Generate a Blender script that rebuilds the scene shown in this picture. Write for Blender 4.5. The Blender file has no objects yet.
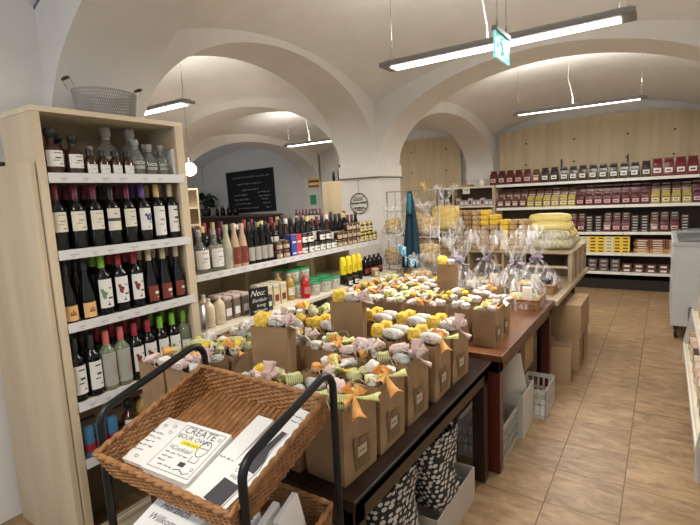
import bpy, bmesh, math, random
from mathutils import Matrix, Vector, noise
S = bpy.context.scene
COL = S.collection
PI = math.pi
R = math.radians
# ------------------------------------------------------------------ camera
cam_d = bpy.data.cameras.new('camera'); cam = bpy.data.objects.new('camera', cam_d); COL.objects.link(cam)
cam_d.sensor_width = 36; cam_d.lens = 473.65 / 700 * 36; cam_d.clip_start = .05; cam_d.clip_end = 60
Rx = ((0.835, 0.035, -0.549), (0.548, -0.140, 0.824), (-0.048, -0.990, -0.136))   # rows: world axes in (right, down, forward)
M = Matrix(((Rx[0][0], -Rx[0][1], -Rx[0][2]), (Rx[1][0], -Rx[1][1], -Rx[1][2]), (Rx[2][0], -Rx[2][1], -Rx[2][2])))
cam.matrix_world = Matrix.Translation((0, 0, 1.65)) @ M.to_quaternion().to_matrix().to_4x4()
S.camera = cam
# ------------------------------------------------------------------ world, view
W = bpy.data.worlds.new('world'); S.world = W; W.use_nodes = True
bg = W.node_tree.nodes['Background']; bg.inputs[0].default_value = (.62, .72, .9, 1); bg.inputs[1].default_value = .12
S.view_settings.view_transform = 'Standard'; S.view_settings.look = 'None'; S.view_settings.gamma = 1
S.view_settings.use_curve_mapping = False; S.view_settings.exposure = -0.18
def area(name, loc, sx, sy, power, col, rot=(0, 0, 0), spread=PI):
    d = bpy.data.lights.new(name, 'AREA'); d.shape = 'RECTANGLE'; d.size = sx; d.size_y = sy
    d.energy = power; d.color = col; d.spread = spread
    o = bpy.data.objects.new(name, d); o.location = loc; o.rotation_euler = rot; COL.objects.link(o); return o
WARM = (1, .94, .86)
area('assumed_daylight_fill', (-1.0, -2.6, 1.9), 2.4, 1.8, 30, (.66, .80, 1.0), (R(90), 0, 0))      # added bluish light behind the viewer, for an assumed, unseen shop window
area('assumed_room_daylight', (-9.0, 5.7, 1.9), 1.6, 1.0, 14, (.75, .86, 1.0), (R(-90), 0, PI))  # added bluish light for the far left room, daylight assumed, no window built

# ------------------------------------------------------------------ materials
MATS = {}
def mat(name, col, rough=.6, metal=0, col2=None, nscale=8, stretch=(1, 1, 1), bump=0, bscale=40, spec=.5, trans=0, alpha=1, emit=0, lo=.35, hi=.65, ior=1.45, coat=0):
    if name in MATS: return MATS[name]
    m = bpy.data.materials.new(name); m.use_nodes = True; nt = m.node_tree; b = nt.nodes['Principled BSDF']
    I = b.inputs; I['Base Color'].default_value = (*col, 1); I['Roughness'].default_value = rough; I['Metallic'].default_value = metal
    I['Specular IOR Level'].default_value = spec; I['Transmission Weight'].default_value = trans; I['IOR'].default_value = ior
    I['Coat Weight'].default_value = coat
    if alpha < 1: I['Alpha'].default_value = alpha
    if emit: I['Emission Color'].default_value = (*col, 1); I['Emission Strength'].default_value = emit
    if col2 or bump:
        tc = nt.nodes.new('ShaderNodeTexCoord'); mp = nt.nodes.new('ShaderNodeMapping'); mp.inputs['Scale'].default_value = stretch
        nt.links.new(tc.outputs['Object'], mp.inputs[0])
    if col2:
        n = nt.nodes.new('ShaderNodeTexNoise'); n.inputs['Scale'].default_value = nscale; n.inputs['Detail'].default_value = 5
        nt.links.new(mp.outputs[0], n.inputs['Vector'])
        r = nt.nodes.new('ShaderNodeValToRGB'); r.color_ramp.elements[0].position = lo; r.color_ramp.elements[1].position = hi
        r.color_ramp.elements[0].color = (*col, 1); r.color_ramp.elements[1].color = (*col2, 1)
        nt.links.new(n.outputs[0], r.inputs[0]); nt.links.new(r.outputs[0], I['Base Color'])
    if bump:
        n2 = nt.nodes.new('ShaderNodeTexNoise'); n2.inputs['Scale'].default_value = bscale; n2.inputs['Detail'].default_value = 4
        nt.links.new(mp.outputs[0], n2.inputs['Vector'])
        bp = nt.nodes.new('ShaderNodeBump'); bp.inputs['Strength'].default_value = bump; bp.inputs['Distance'].default_value = .01
        nt.links.new(n2.outputs[0], bp.inputs['Height']); nt.links.new(bp.outputs[0], I['Normal'])
    MATS[name] = m; return m
def nodes(m): return m.node_tree.nodes, m.node_tree.links, m.node_tree.nodes['Principled BSDF']
plaster = mat('plaster', (.73, .71, .675), .9, col2=(.80, .78, .745), nscale=2.5, bump=.35, bscale=9, lo=.3, hi=.7)
pine = mat('pine', (.55, .445, .295), .5, col2=(.66, .555, .395), nscale=5, stretch=(1, 1, .16), bump=.05, bscale=60)
pine_y = mat('pine_lengthwise', (.63, .53, .37), .5, col2=(.73, .63, .46), nscale=5, stretch=(1, .15, 1))
pine_side = mat('pine_side', (.54, .435, .30), .5, col2=(.65, .545, .39), nscale=4, stretch=(1.6, 1, .2), bump=.04)
pine_back = mat('pine_backboard', (.52, .42, .27), .6, col2=(.61, .505, .34), nscale=7, stretch=(1.5, 1, .12))
cream = mat('cream_board', (.72, .66, .52), .5, col2=(.78, .72, .58), nscale=4)
white_strip = mat('white_strip', (.68, .68, .68), .4)
ink = mat('ink', (.06, .06, .07), .6)
grey_ink = mat('grey_ink', (.35, .35, .36), .6)
black_metal = mat('black_metal', (.012, .012, .013), .38, metal=.3)
steel = mat('steel', (.42, .42, .42), .35, metal=.9); tin_wire = mat('tin_wire', (.42, .41, .39), .4, metal=.3)
dark_wood = mat('dark_wood', (.010, .005, .0035), .42, col2=(.034, .016, .010), nscale=9, stretch=(1, .08, 1), spec=.22)
dark_wood_v = mat('dark_wood_upright', (.02, .010, .007), .35, col2=(.045, .022, .014), nscale=6, stretch=(1, 1, .1))
red_wood = mat('red_wood', (.09, .032, .013), .3, col2=(.18, .072, .03), nscale=5, stretch=(1, .12, 1), spec=.4)
kraft = mat('kraft', (.27, .165, .082), .75, col2=(.33, .21, .11), nscale=10, bump=.12, bscale=25)
kraft_in = mat('kraft_inside', (.22, .14, .08), .85)
card = mat('cardboard', (.34, .22, .115), .8, col2=(.40, .27, .15), nscale=6, stretch=(1, 1, .3))
paper = mat('paper', (.82, .82, .80), .6)
paper_g = mat('paper_grey', (.66, .67, .70), .6)
yellow_ink = mat('yellow_ink', (.85, .75, .08), .6)
def tile_mat():
    m = bpy.data.materials.new('stone_tiles'); m.use_nodes = True; N, L, b = nodes(m)
    tc = N.new('ShaderNodeTexCoord'); sp = N.new('ShaderNodeSeparateXYZ'); L.new(tc.outputs['Object'], sp.inputs[0])
    def mth(op, a, bb=None):
        n = N.new('ShaderNodeMath'); n.operation = op
        for i, x in enumerate((a, bb)):
            if x is None: continue
            if isinstance(x, (int, float)): n.inputs[i].default_value = x
            else: L.new(x, n.inputs[i])
        return n.outputs[0]
    gs = []; ids = []
    for o, off, p, w in ((sp.outputs[0], .13 + .348 * 60, .348, .0028), (sp.outputs[1], -2.46 + .35 * 60, .35, .0020)):
        t = mth('DIVIDE', mth('ADD', o, off), p); fr = mth('FRACT', t); ids.append(mth('FLOOR', t))
        d = mth('MULTIPLY', mth('MINIMUM', fr, mth('SUBTRACT', 1, fr)), p); gs.append(mth('LESS_THAN', d, w))
    g = mth('MAXIMUM', gs[0], gs[1])
    cx = N.new('ShaderNodeCombineXYZ'); L.new(ids[0], cx.inputs[0]); L.new(ids[1], cx.inputs[1])
    wn = N.new('ShaderNodeTexWhiteNoise'); L.new(cx.outputs[0], wn.inputs['Vector'])
    sc = N.new('ShaderNodeVectorMath'); sc.operation = 'SCALE'; sc.inputs[3].default_value = 7; L.new(wn.outputs['Color'], sc.inputs[0])
    ad = N.new('ShaderNodeVectorMath'); ad.operation = 'ADD'; L.new(tc.outputs['Object'], ad.inputs[0]); L.new(sc.outputs[0], ad.inputs[1])
    mp = N.new('ShaderNodeMapping'); mp.inputs['Scale'].default_value = (1, 2.2, 1); mp.inputs['Rotation'].default_value = (0, 0, .25); L.new(ad.outputs[0], mp.inputs[0])
    n1 = N.new('ShaderNodeTexNoise'); n1.inputs['Scale'].default_value = 7; n1.inputs['Detail'].default_value = 7; n1.inputs['Roughness'].default_value = .65; n1.inputs['Distortion'].default_value = .6; L.new(mp.outputs[0], n1.inputs['Vector'])
    r = N.new('ShaderNodeValToRGB'); e = r.color_ramp.elements; e[0].position = .30; e[1].position = .72
    e[0].color = (.175, .102, .048, 1); e[1].color = (.41, .28, .155, 1); k = e.new(.5); k.color = (.285, .183, .095, 1); L.new(n1.outputs[0], r.inputs[0])
    hs = N.new('ShaderNodeHueSaturation'); L.new(r.outputs[0], hs.inputs['Color']); L.new(mth('ADD', mth('MULTIPLY', wn.outputs['Value'], .22), .89), hs.inputs['Value'])
    mx = N.new('ShaderNodeMix'); mx.data_type = 'RGBA'; L.new(g, mx.inputs[0]); L.new(hs.outputs[0], mx.inputs[6]); mx.inputs[7].default_value = (.15, .10, .06, 1)
    L.new(mx.outputs[2], b.inputs['Base Color']); L.new(mth('ADD', mth('MULTIPLY', g, .45), .40), b.inputs['Roughness'])
    bp = N.new('ShaderNodeBump'); bp.inputs['Strength'].default_value = .25; bp.inputs['Distance'].default_value = .006
    L.new(mth('SUBTRACT', n1.outputs[0], g), bp.inputs['Height']); L.new(bp.outputs[0], b.inputs['Normal']); return m
tiles = tile_mat()
def pattern_mat(name, kind, c1, c2, scale, rough=.7):
    m = bpy.data.materials.new(name); m.use_nodes = True; N, L, b = nodes(m)
    tc = N.new('ShaderNodeTexCoord')
    if kind == 'check': t = N.new('ShaderNodeTexChecker'); t.inputs['Color1'].default_value = (*c1, 1); t.inputs['Color2'].default_value = (*c2, 1); t.inputs['Scale'].default_value = scale; L.new(tc.outputs['Object'], t.inputs['Vector']); o = t.outputs[0]
    elif kind == 'hound':
        w = N.new('ShaderNodeTexVoronoi'); w.feature = 'F1'; w.inputs['Scale'].default_value = scale; w.inputs['Randomness'].default_value = .35
        mp = N.new('ShaderNodeMapping'); mp.inputs['Rotation'].default_value = (.5, .3, .6); mp.inputs['Scale'].default_value = (1, .55, 1.15); L.new(tc.outputs['Object'], mp.inputs[0]); L.new(mp.outputs[0], w.inputs['Vector'])
        r = N.new('ShaderNodeValToRGB'); r.color_ramp.interpolation = 'CONSTANT'; r.color_ramp.elements[1].position = .43
        r.color_ramp.elements[0].color = (*c1, 1); r.color_ramp.elements[1].color = (*c2, 1); L.new(w.outputs['Distance'], r.inputs[0]); o = r.outputs[0]
    elif kind in ('dots', 'stripe', 'blotch'):
        if kind == 'dots':
            w = N.new('ShaderNodeTexVoronoi'); w.inputs['Scale'].default_value = scale; src = w.outputs['Distance']; ps = .25
        elif kind == 'stripe':
            w = N.new('ShaderNodeTexWave'); w.inputs['Scale'].default_value = scale; w.inputs['Distortion'].default_value = 1.5; src = w.outputs[1]; ps = .5
        else:
            w = N.new('ShaderNodeTexNoise'); w.inputs['Scale'].default_value = scale; src = w.outputs[0]; ps = .5
        L.new(tc.outputs['Object'], w.inputs['Vector'])
        r = N.new('ShaderNodeValToRGB'); r.color_ramp.elements[0].position = ps; r.color_ramp.elements[1].position = ps + .06
        r.color_ramp.elements[0].color = (*c1, 1); r.color_ramp.elements[1].color = (*c2, 1); L.new(src, r.inputs[0]); o = r.outputs[0]
    L.new(o, b.inputs['Base Color']); b.inputs['Roughness'].default_value = rough; return m
hound = pattern_mat('black_white_weave', 'hound', (.60, .58, .54), (.012, .012, .014), 44)
zebra = pattern_mat('zebra_cloth', 'stripe', (.6, .58, .54), (.05, .05, .05), 5)
gingham = pattern_mat('red_gingham', 'check', (.75, .70, .64), (.40, .22, .18), 110)
gingham_y = pattern_mat('beige_gingham', 'check', (.78, .74, .62), (.50, .44, .32), 110)
def cello_mat():
    m = bpy.data.materials.new('cellophane'); m.use_nodes = True; N, L, b = nodes(m)
    tc = N.new('ShaderNodeTexCoord'); n = N.new('ShaderNodeTexNoise'); n.inputs['Scale'].default_value = 14; n.inputs['Detail'].default_value = 3; n.inputs['Distortion'].default_value = 1
    mp = N.new('ShaderNodeMapping'); mp.inputs['Scale'].default_value = (1.6, 1.6, .35); L.new(tc.outputs['Object'], mp.inputs[0]); L.new(mp.outputs[0], n.inputs['Vector']); r = N.new('ShaderNodeValToRGB')
    r.color_ramp.elements[0].position = .50; r.color_ramp.elements[0].color = (.06, .06, .06, 1); r.color_ramp.elements[1].position = .66; r.color_ramp.elements[1].color = (.60, .60, .60, 1)
    L.new(n.outputs[0], r.inputs[0]); L.new(r.outputs[0], b.inputs['Alpha'])
    b.inputs['Base Color'].default_value = (.86, .85, .86, 1); b.inputs['Roughness'].default_value = .12; b.inputs['Specular IOR Level'].default_value = 1
    bp = N.new('ShaderNodeBump'); bp.inputs['Strength'].default_value = .8; bp.inputs['Distance'].default_value = .02; L.new(n.outputs[0], bp.inputs['Height']); L.new(bp.outputs[0], b.inputs['Normal'])
    return m
cello = cello_mat()
wick = mat('wicker', (.20, .083, .026), .45, col2=(.42, .205, .075), nscale=30, lo=.3, hi=.7)
wick_d = mat('wicker_dark', (.20, .085, .03), .5, col2=(.36, .18, .075), nscale=30, lo=.3, hi=.7)
glass_dark = mat('dark_glass', (.006, .006, .007), .07, spec=.45)
glass_brown = mat('brown_glass', (.045, .016, .008), .07, spec=.7)
glass_green = mat('green_glass', (.30, .36, .22), .06, spec=.7, alpha=.55)
glass_clear = mat('clear_glass', (.30, .32, .30), .04, spec=.9, alpha=.38)
glass_pale = mat('cloudy_glass', (.50, .52, .36), .1, spec=.7)
glass_rose = mat('rose_glass', (.56, .40, .28), .1, spec=.7)
lab_w = mat('label_white', (.78, .77, .73), .6); lab_c = mat('label_cream', (.74, .70, .57), .6); lab_o = mat('label_orange', (.75, .47, .20), .6)
lab_r = mat('label_redbrown', (.22, .045, .03), .5); lab_g = mat('label_grey', (.40, .40, .35), .5); lab_pink = mat('label_pink', (.62, .22, .20), .5)
grape = mat('grape_blue', (.07, .06, .25), .6); maroon_ink = mat('maroon_ink', (.20, .04, .04), .6); green_ink = mat('green_ink', (.14, .28, .12), .6)
C_ = dict(red=(.33, .02, .035), pink=(.62, .13, .12), green=(.22, .50, .04), purple=(.10, .05, .25), gold=(.55, .42, .16), beige=(.58, .49, .36), black=(.02, .02, .02), white=(.75, .74, .7), wine=(.13, .015, .035), blue=(.05, .07, .30))
def cm(c): return mat('foil_' + c, C_[c], .4)
yel = pattern_mat('yellow_print', 'blotch', (.72, .46, .02), (.82, .62, .14), 60)
wht = mat('white_wrap', (.78, .74, .68), .6, bump=.4, bscale=60)
pnk = pattern_mat('pink_print', 'dots', (.78, .42, .42), (.74, .60, .56), 70)
grn = pattern_mat('green_stripe_print', 'stripe', (.36, .42, .12), (.66, .64, .38), 40)
org = mat('orange_cloth', (.72, .27, .04), .7, col2=(.80, .45, .15), nscale=30)
ppk = pattern_mat('pink_cloth', 'dots', (.62, .36, .36), (.72, .56, .52), 90)
gyl = pattern_mat('yellowgreen_cloth', 'dots', (.38, .52, .08), (.68, .70, .28), 80)
gry = mat('greyblue_cloth', (.40, .42, .40), .7, col2=(.55, .56, .52), nscale=30)
# ------------------------------------------------------------------ mesh builder
class MB:
    def __init__(s): s.v = []; s.f = []; s.m = []; s.s = []; s.k = 0; s.X = Matrix()
    def add(s, vs, fs, smooth=False, X=None):
        T = s.X @ X if X is not None else s.X
        o = len(s.v); s.v += [tuple(T @ Vector(p)) for p in vs]
        for f in fs: s.f.append([o + i for i in f]); s.m.append(s.k); s.s.append(smooth)
        return s
    def box(s, x0, x1, y0, y1, z0, z1, X=None):
        return s.add([(x0, y0, z0), (x1, y0, z0), (x1, y1, z0), (x0, y1, z0), (x0, y0, z1), (x1, y0, z1), (x1, y1, z1), (x0, y1, z1)],
                     [(0, 3, 2, 1), (4, 5, 6, 7), (0, 1, 5, 4), (1, 2, 6, 5), (2, 3, 7, 6), (3, 0, 4, 7)], False, X)
    def cbox(s, c, d, X=None): return s.box(c[0] - d[0] / 2, c[0] + d[0] / 2, c[1] - d[1] / 2, c[1] + d[1] / 2, c[2] - d[2] / 2, c[2] + d[2] / 2, X)
    def lathe(s, prof, n=14, c=(0, 0, 0), X=None, a0=0, a1=2 * PI, cap=True, fx=1, fy=1):
        full = abs(a1 - a0) > 6.28; m = n if full else n + 1; vs = []; fs = []
        for r, z in prof:
            for i in range(m):
                a = a0 + (a1 - a0) * i / n; vs.append((c[0] + r * fx * math.cos(a), c[1] + r * fy * math.sin(a), c[2] + z))
        for j in range(len(prof) - 1):
            for i in range(n):
                i2 = (i + 1) % m if full else i + 1
                fs.append((j * m + i, j * m + i2, (j + 1) * m + i2, (j + 1) * m + i))
        s.add(vs, fs, True, X)
        if cap and full:
            if prof[0][0] > 1e-5: s.add(vs[:m], [tuple(reversed(range(m)))], False, X)
            if prof[-1][0] > 1e-5: s.add(vs[-m:], [tuple(range(m))], False, X)
        return s
    def tube(s, pts, r, n=6, closed=False, X=None, cap=True):
        pts = [Vector(p) for p in pts]; N = len(pts); vs = []; fs = []
        rr = r if isinstance(r, (list, tuple)) else [r] * N
        up = None
        for i, p in enumerate(pts):
            a = pts[i - 1] if (i or closed) else p; b = pts[(i + 1) % N] if (i < N - 1 or closed) else p
            t = (b - a).normalized()
            if up is None: up = Vector((0, 0, 1)) if abs(t.z) < .9 else Vector((1, 0, 0))
            u = up - t * up.dot(t)
            if u.length < 1e-4: u = t.orthogonal()
            u.normalize(); w = t.cross(u); up = u
            for k in range(n): a_ = 2 * PI * k / n; vs.append(tuple(p + (u * math.cos(a_) + w * math.sin(a_)) * rr[i]))
        for i in range(N if closed else N - 1):
            j = (i + 1) % N
            for k in range(n): k2 = (k + 1) % n; fs.append((i * n + k, i * n + k2, j * n + k2, j * n + k))
        if cap and not closed: fs += [tuple(reversed(range(n))), tuple(range((N - 1) * n, N * n))]
        return s.add(vs, fs, True, X)
    def grid(s, fn, nu, nv, smooth=True, X=None):
        vs = [fn(i / nu, j / nv) for j in range(nv + 1) for i in range(nu + 1)]
        return s.add(vs, [(j * (nu + 1) + i, j * (nu + 1) + i + 1, (j + 1) * (nu + 1) + i + 1, (j + 1) * (nu + 1) + i) for j in range(nv) for i in range(nu)], smooth, X)
    def ball(s, c, r, n=12, m=8, sc=(1, 1, 1), X=None):
        return s.lathe([(max(1e-6, r * math.sin(PI * j / m)) * 1, -r * math.cos(PI * j / m) * sc[2]) for j in range(m + 1)], n, c, X, fx=sc[0], fy=sc[1], cap=False)
    def mesh(s, name, mats, bevel=0, weld=False, solid=0, jitter=0, js=20):
        if not isinstance(mats, (list, tuple)): mats = [mats]
        me = bpy.data.meshes.new(name); me.from_pydata(s.v, [], s.f)
        for m in mats: me.materials.append(m)
        me.polygons.foreach_set('material_index', s.m); me.polygons.foreach_set('use_smooth', s.s)
        if bevel or weld or solid:
            bm = bmesh.new(); bm.from_mesh(me)
            bmesh.ops.remove_doubles(bm, verts=bm.verts, dist=1e-5)
            if solid: bmesh.ops.solidify(bm, geom=bm.faces[:], thickness=solid)
            if bevel:
                es = [e for e in bm.edges if len(e.link_faces) == 2 and e.calc_face_angle(0) > .6]
                bmesh.ops.bevel(bm, geom=es, offset=bevel, segments=2, affect='EDGES', profile=.5)
            bm.to_mesh(me); bm.free()
        if jitter:
            for v in me.vertices: v.co += noise.noise_vector(v.co * js) * jitter
        me.update(); return me
def text_into(mb, txt, size, X, depth=.0006, font_shear=0, align='CENTER', spacing=1):
    cu = bpy.data.curves.new('lettering', 'FONT'); cu.body = txt; cu.size = size; cu.align_x = align; cu.align_y = 'CENTER'; cu.shear = font_shear; cu.resolution_u = 2; cu.space_line = spacing
    o = bpy.data.objects.new('lettering', cu); me = bpy.data.meshes.new_from_object(o)
    mb.add([tuple(v.co) for v in me.vertices], [tuple(p.vertices) for p in me.polygons], False, X)
    bpy.data.objects.remove(o); bpy.data.curves.remove(cu); bpy.data.meshes.remove(me)
def scribble(mb, x0, x1, y, h, r, X, seed):
    rg = random.Random(seed); x = x0
    while x < x1:
        w = min(rg.uniform(2, 5) * h, x1 - x)
        if w < h * .8: break
        n = max(3, int(w / h * 4)); pts = [(x + w * i / n, y + h * rg.uniform(-.5, .5) * (1.4 if rg.random() < .2 else 1), 0) for i in range(n + 1)]
        mb.tube(pts, r, 3, X=X, cap=False); x += w + h * .9
# ------------------------------------------------------------------ object helpers
def link(name, me, parent=None, loc=None, rot=None):
    o = bpy.data.objects.new(name, me); COL.objects.link(o)
    if parent: o.parent = parent
    if loc: o.location = loc
    if rot: o.rotation_euler = rot
    return o
def tag(o, label, cat, group=None, kind=None):
    o['label'] = label; o['category'] = cat
    if group: o['group'] = group
    if kind: o['kind'] = kind
    return o
def struct(name, mb, mats, **k):
    o = link(name, mb.mesh(name, mats, **k)); o['kind'] = 'structure'; return o
def make(kind, parts, loc, label, cat, group=None, rz=0, rx=0, ry=0, sc=None):
    """parts: a mesh (one-mesh thing) or a list of (name, mesh[, [(name, mesh), ...][, label]])"""
    o = bpy.data.objects.new(kind, None if isinstance(parts, list) else parts); COL.objects.link(o)
    o.location = loc; o.rotation_euler = (rx, ry, rz)
    if sc: o.scale = (sc,) * 3 if isinstance(sc, (int, float)) else sc
    tag(o, label, cat, group)
    if isinstance(parts, list):
        o.empty_display_size = .05
        for p in parts:
            c = link(p[0], p[1], o)
            if len(p) > 3 and p[3]: c['label'] = p[3]
            for q in (p[2] if len(p) > 2 else []): link(q[0], q[1], c)
    return o
ORD = 'first second third fourth fifth sixth seventh eighth ninth tenth eleventh twelfth thirteenth fourteenth fifteenth sixteenth seventeenth eighteenth nineteenth twentieth twenty-first twenty-second twenty-third twenty-fourth twenty-fifth twenty-sixth twenty-seventh twenty-eighth'.split()
def od(i): return ORD[i]
rnd = random.Random(7)
# ================================================================== SETTING
XR, XP, XQ = .72, -2.66, -3.16           # right wall, pier faces towards shop and towards aisle
XA, XB, XC = -6.7, -7.2, -10.8           # aisle left face, room left face, room outer wall
Y0, Y1, Y2, Y3, Y4 = 1.27, 1.78, 4.64, 5.16, 9.0
ZS, ZC = 2.0, 2.65
mb = MB(); mb.box(-11.2, 1.2, -3.2, 9.4, -.08, 0); struct('floor', mb, tiles)
def vault(name, xa, xb, ya, yb, ax=.35, ay=.30):
    def fn(u, v):
        U = 2 * u - 1; V = 2 * v - 1; return (xa + (xb - xa) * u, ya + (yb - ya) * v, ZC + ax * (1 - U * U) + ay * (1 - V * V))
    m_ = MB(); m_.grid(fn, 28, 28); o = struct(name, m_, plaster, weld=True)
    return o
vault('ceiling', XP, XR, Y1, Y2); vault('ceiling', XP, XR, Y3, Y4); vault('ceiling', XA, XQ, Y1, Y2); vault('ceiling', XA, XQ, Y3, Y4)
vault('ceiling', XC, XB, Y3, Y4); vault('ceiling', -2.75, XR, -2.2, Y0)
def arch(name, axis, p0, p1, a0, a1, rise, top, o0=None, o1=None, zs=ZS, pw=2.0):
    """wall between planes p0,p1 across `axis`, from o0 to o1, with an elliptical opening a0..a1"""
    o0 = a0 if o0 is None else o0; o1 = a1 if o1 is None else o1
    P = (lambda t, p, z: (t, p, z)) if axis == 'y' else (lambda t, p, z: (p, t, z))
    n = 40; c = (a0 + a1) / 2; h = (a1 - a0) / 2; m_ = MB()
    ts = [c - h * math.cos(PI * i / n) for i in range(n + 1)]
    zi = [zs + rise * math.sin(PI * i / n) ** (2 / pw) for i in range(n + 1)]
    def tp(t):
        u = (t - (o0 + o1) / 2) / ((o1 - o0) / 2); return ZC + top * (1 - u * u) + .015
    for p, q in ((p0, 0), (p1, 1)):
        vs = []; 
        for t, z in zip(ts, zi): vs += [P(t, p, z), P(t, p, max(z + .01, tp(t)))]
        m_.add(vs, [(2 * i, 2 * i + 2, 2 * i + 3, 2 * i + 1) for i in range(n)])
    vs = []
    for t, z in zip(ts, zi): vs += [P(t, p0, z), P(t, p1, z)]
    m_.add(vs, [(2 * i, 2 * i + 2, 2 * i + 3, 2 * i + 1) for i in range(n)], True)
    vs = []
    for t in ts: vs += [P(t, p0, tp(t)), P(t, p1, tp(t))]
    m_.add(vs, [(2 * i, 2 * i + 2, 2 * i + 3, 2 * i + 1) for i in range(n)])
    return struct(name, m_, plaster)
arch('wall_left_arcade', 'x', XP, XQ, Y1, Y2, .89, .30); arch('wall_left_arcade', 'x', XP, XQ, Y3, Y4 - .08, .80, .30)
arch('wall_near_arch', 'y', Y0, Y1, XP, XR, .89, .35)
arch('wall_middle_arch', 'y', Y2, Y3, XP, XR, .89, .35)
arch('wall_aisle_arch', 'y', Y2, Y3, XA, XQ, .90, .35); arch('wall_aisle_near_arch', 'y', Y0, Y1, XA, XQ, .90, .35)
arch('wall_aisle_arcade', 'x', XA, XB, Y3, Y4, .86, .30, zs=1.95)
tn = 0
for nm, xa, xb, ya, yb in (('wall_pier_near', XQ, XP, Y0, Y1), ('wall_pier_middle', XQ, XP, Y2, Y3), ('wall_pier_back', XQ, XP, Y4 - .08, Y4 + .3),
                           ('wall_pier_aisle', XB, XA, Y2, Y3), ('wall_pier_aisle', XB, XA, Y4 - .05, Y4 + .3)):
    m_ = MB(); m_.box(xa, xb, ya, yb, 0, 2.66); struct(nm, m_, plaster)
    tn += 1; e = .018; m_ = MB(); m_.box(xa - e, xb + e, ya - e, yb + e, 1.865, 2.0); struct('trim_%d' % tn, m_, plaster, bevel=.006)
m_ = MB(); m_.box(XC - .2, XB, Y4 + .0, Y4 + .2, 0, 3.1); struct('wall_room_back', m_, plaster)
m_ = MB(); m_.box(XB, XR + .2, Y4 + .06, Y4 + .25, 0, 3.2); struct('wall_back', m_, plaster)
m_ = MB(); m_.box(XR, XR + .2, -2.6, Y4 + .1, 0, 3.2); struct('wall_right', m_, plaster)
m_ = MB(); m_.box(XC - .2, XC, Y3 - .4, Y4 + .1, 0, 3.2); struct('wall_room_left', m_, plaster)
m_ = MB(); m_.box(XC - .2, XB, Y3 - .3, Y3, 0, 3.2); struct('wall_room_front', m_, plaster)
m_ = MB(); m_.box(XB, XA, Y0, Y2, 0, 3.2); struct('wall_aisle_left', m_, plaster)
m_ = MB(); m_.box(-3.15, -2.92, -2.6, Y0, 0, 3.2); m_.box(-2.92, -2.68, -2.6, Y0, 1.90, 3.2); struct('wall_left', m_, plaster)
m_ = MB(); m_.tube([(XC + .01, Y4 - .01, 0), (XC + .01, Y4 - .01, 2.64)], .014, 6)
m_.tube([(XC + (XB - XC) * i / 20, Y4 - .012, ZC + .35 * (1 - (i / 10 - 1) ** 2) + .0) for i in range(21)], .014, 6)
struct('trim_9', m_, white_strip)
# wooden panels over the back shelves, with their screw holes
def wood_panel(xa, xb, y, z0, fz, holes, name):
    m_ = MB(); n = 16; vs = []
    for i in range(n + 1):
        x = xa + (xb - xa) * i / n; vs += [(x, y, z0), (x, y, fz(x)), (x, y + .03, z0), (x, y + .03, fz(x))]
    fs = []
    for i in range(n):
        a = 4 * i; b = a + 4; fs += [(a, b, b + 1, a + 1), (a + 1, b + 1, b + 3, a + 3), (a + 2, a + 3, b + 3, b + 2)]
    fs += [(0, 1, 3, 2), (4 * n, 4 * n + 2, 4 * n + 3, 4 * n + 1)]; m_.add(vs, fs)
    m_.k = 1
    for hx, hz in holes: m_.lathe([(.017, 0), (.017, .002)], 10, X=Matrix.Translation((hx, y - .0005, hz)) @ Matrix.Rotation(R(90), 4, 'X'))
    m_.k = 2
    k = int((xb - xa) / .42)
    for i in range(1, k + 1): x = xa + (xb - xa) * i / (k + 1); m_.box(x - .0015, x + .0015, y - .001, y, z0, fz(x) - .005)
    return struct(name, m_, [pine_back, mat('screw_hole', (.05, .035, .02), .8), mat('panel_joint', (.36, .27, .15), .8)])
hx = [-2.35 + .62 * i for i in range(5)]
wood_panel(-2.55, XR, Y4 - .06, .2, lambda x: 2.63 + .16 * (1 - ((x + .9) / 1.65) ** 2), [(x, z) for x in (-2.08, -1.30, -.52, .10, .52) for z in (2.07, 2.44)], 'wall_panel_back')
wood_panel(-4.6, -3.3, Y4 - .02, .2, lambda x: 2.74 - .12 * max(0, (x + 3.7)) , [(x, z) for x in (-4.35, -3.6) for z in (2.08, 2.5)], 'wall_panel_aisle')
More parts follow.
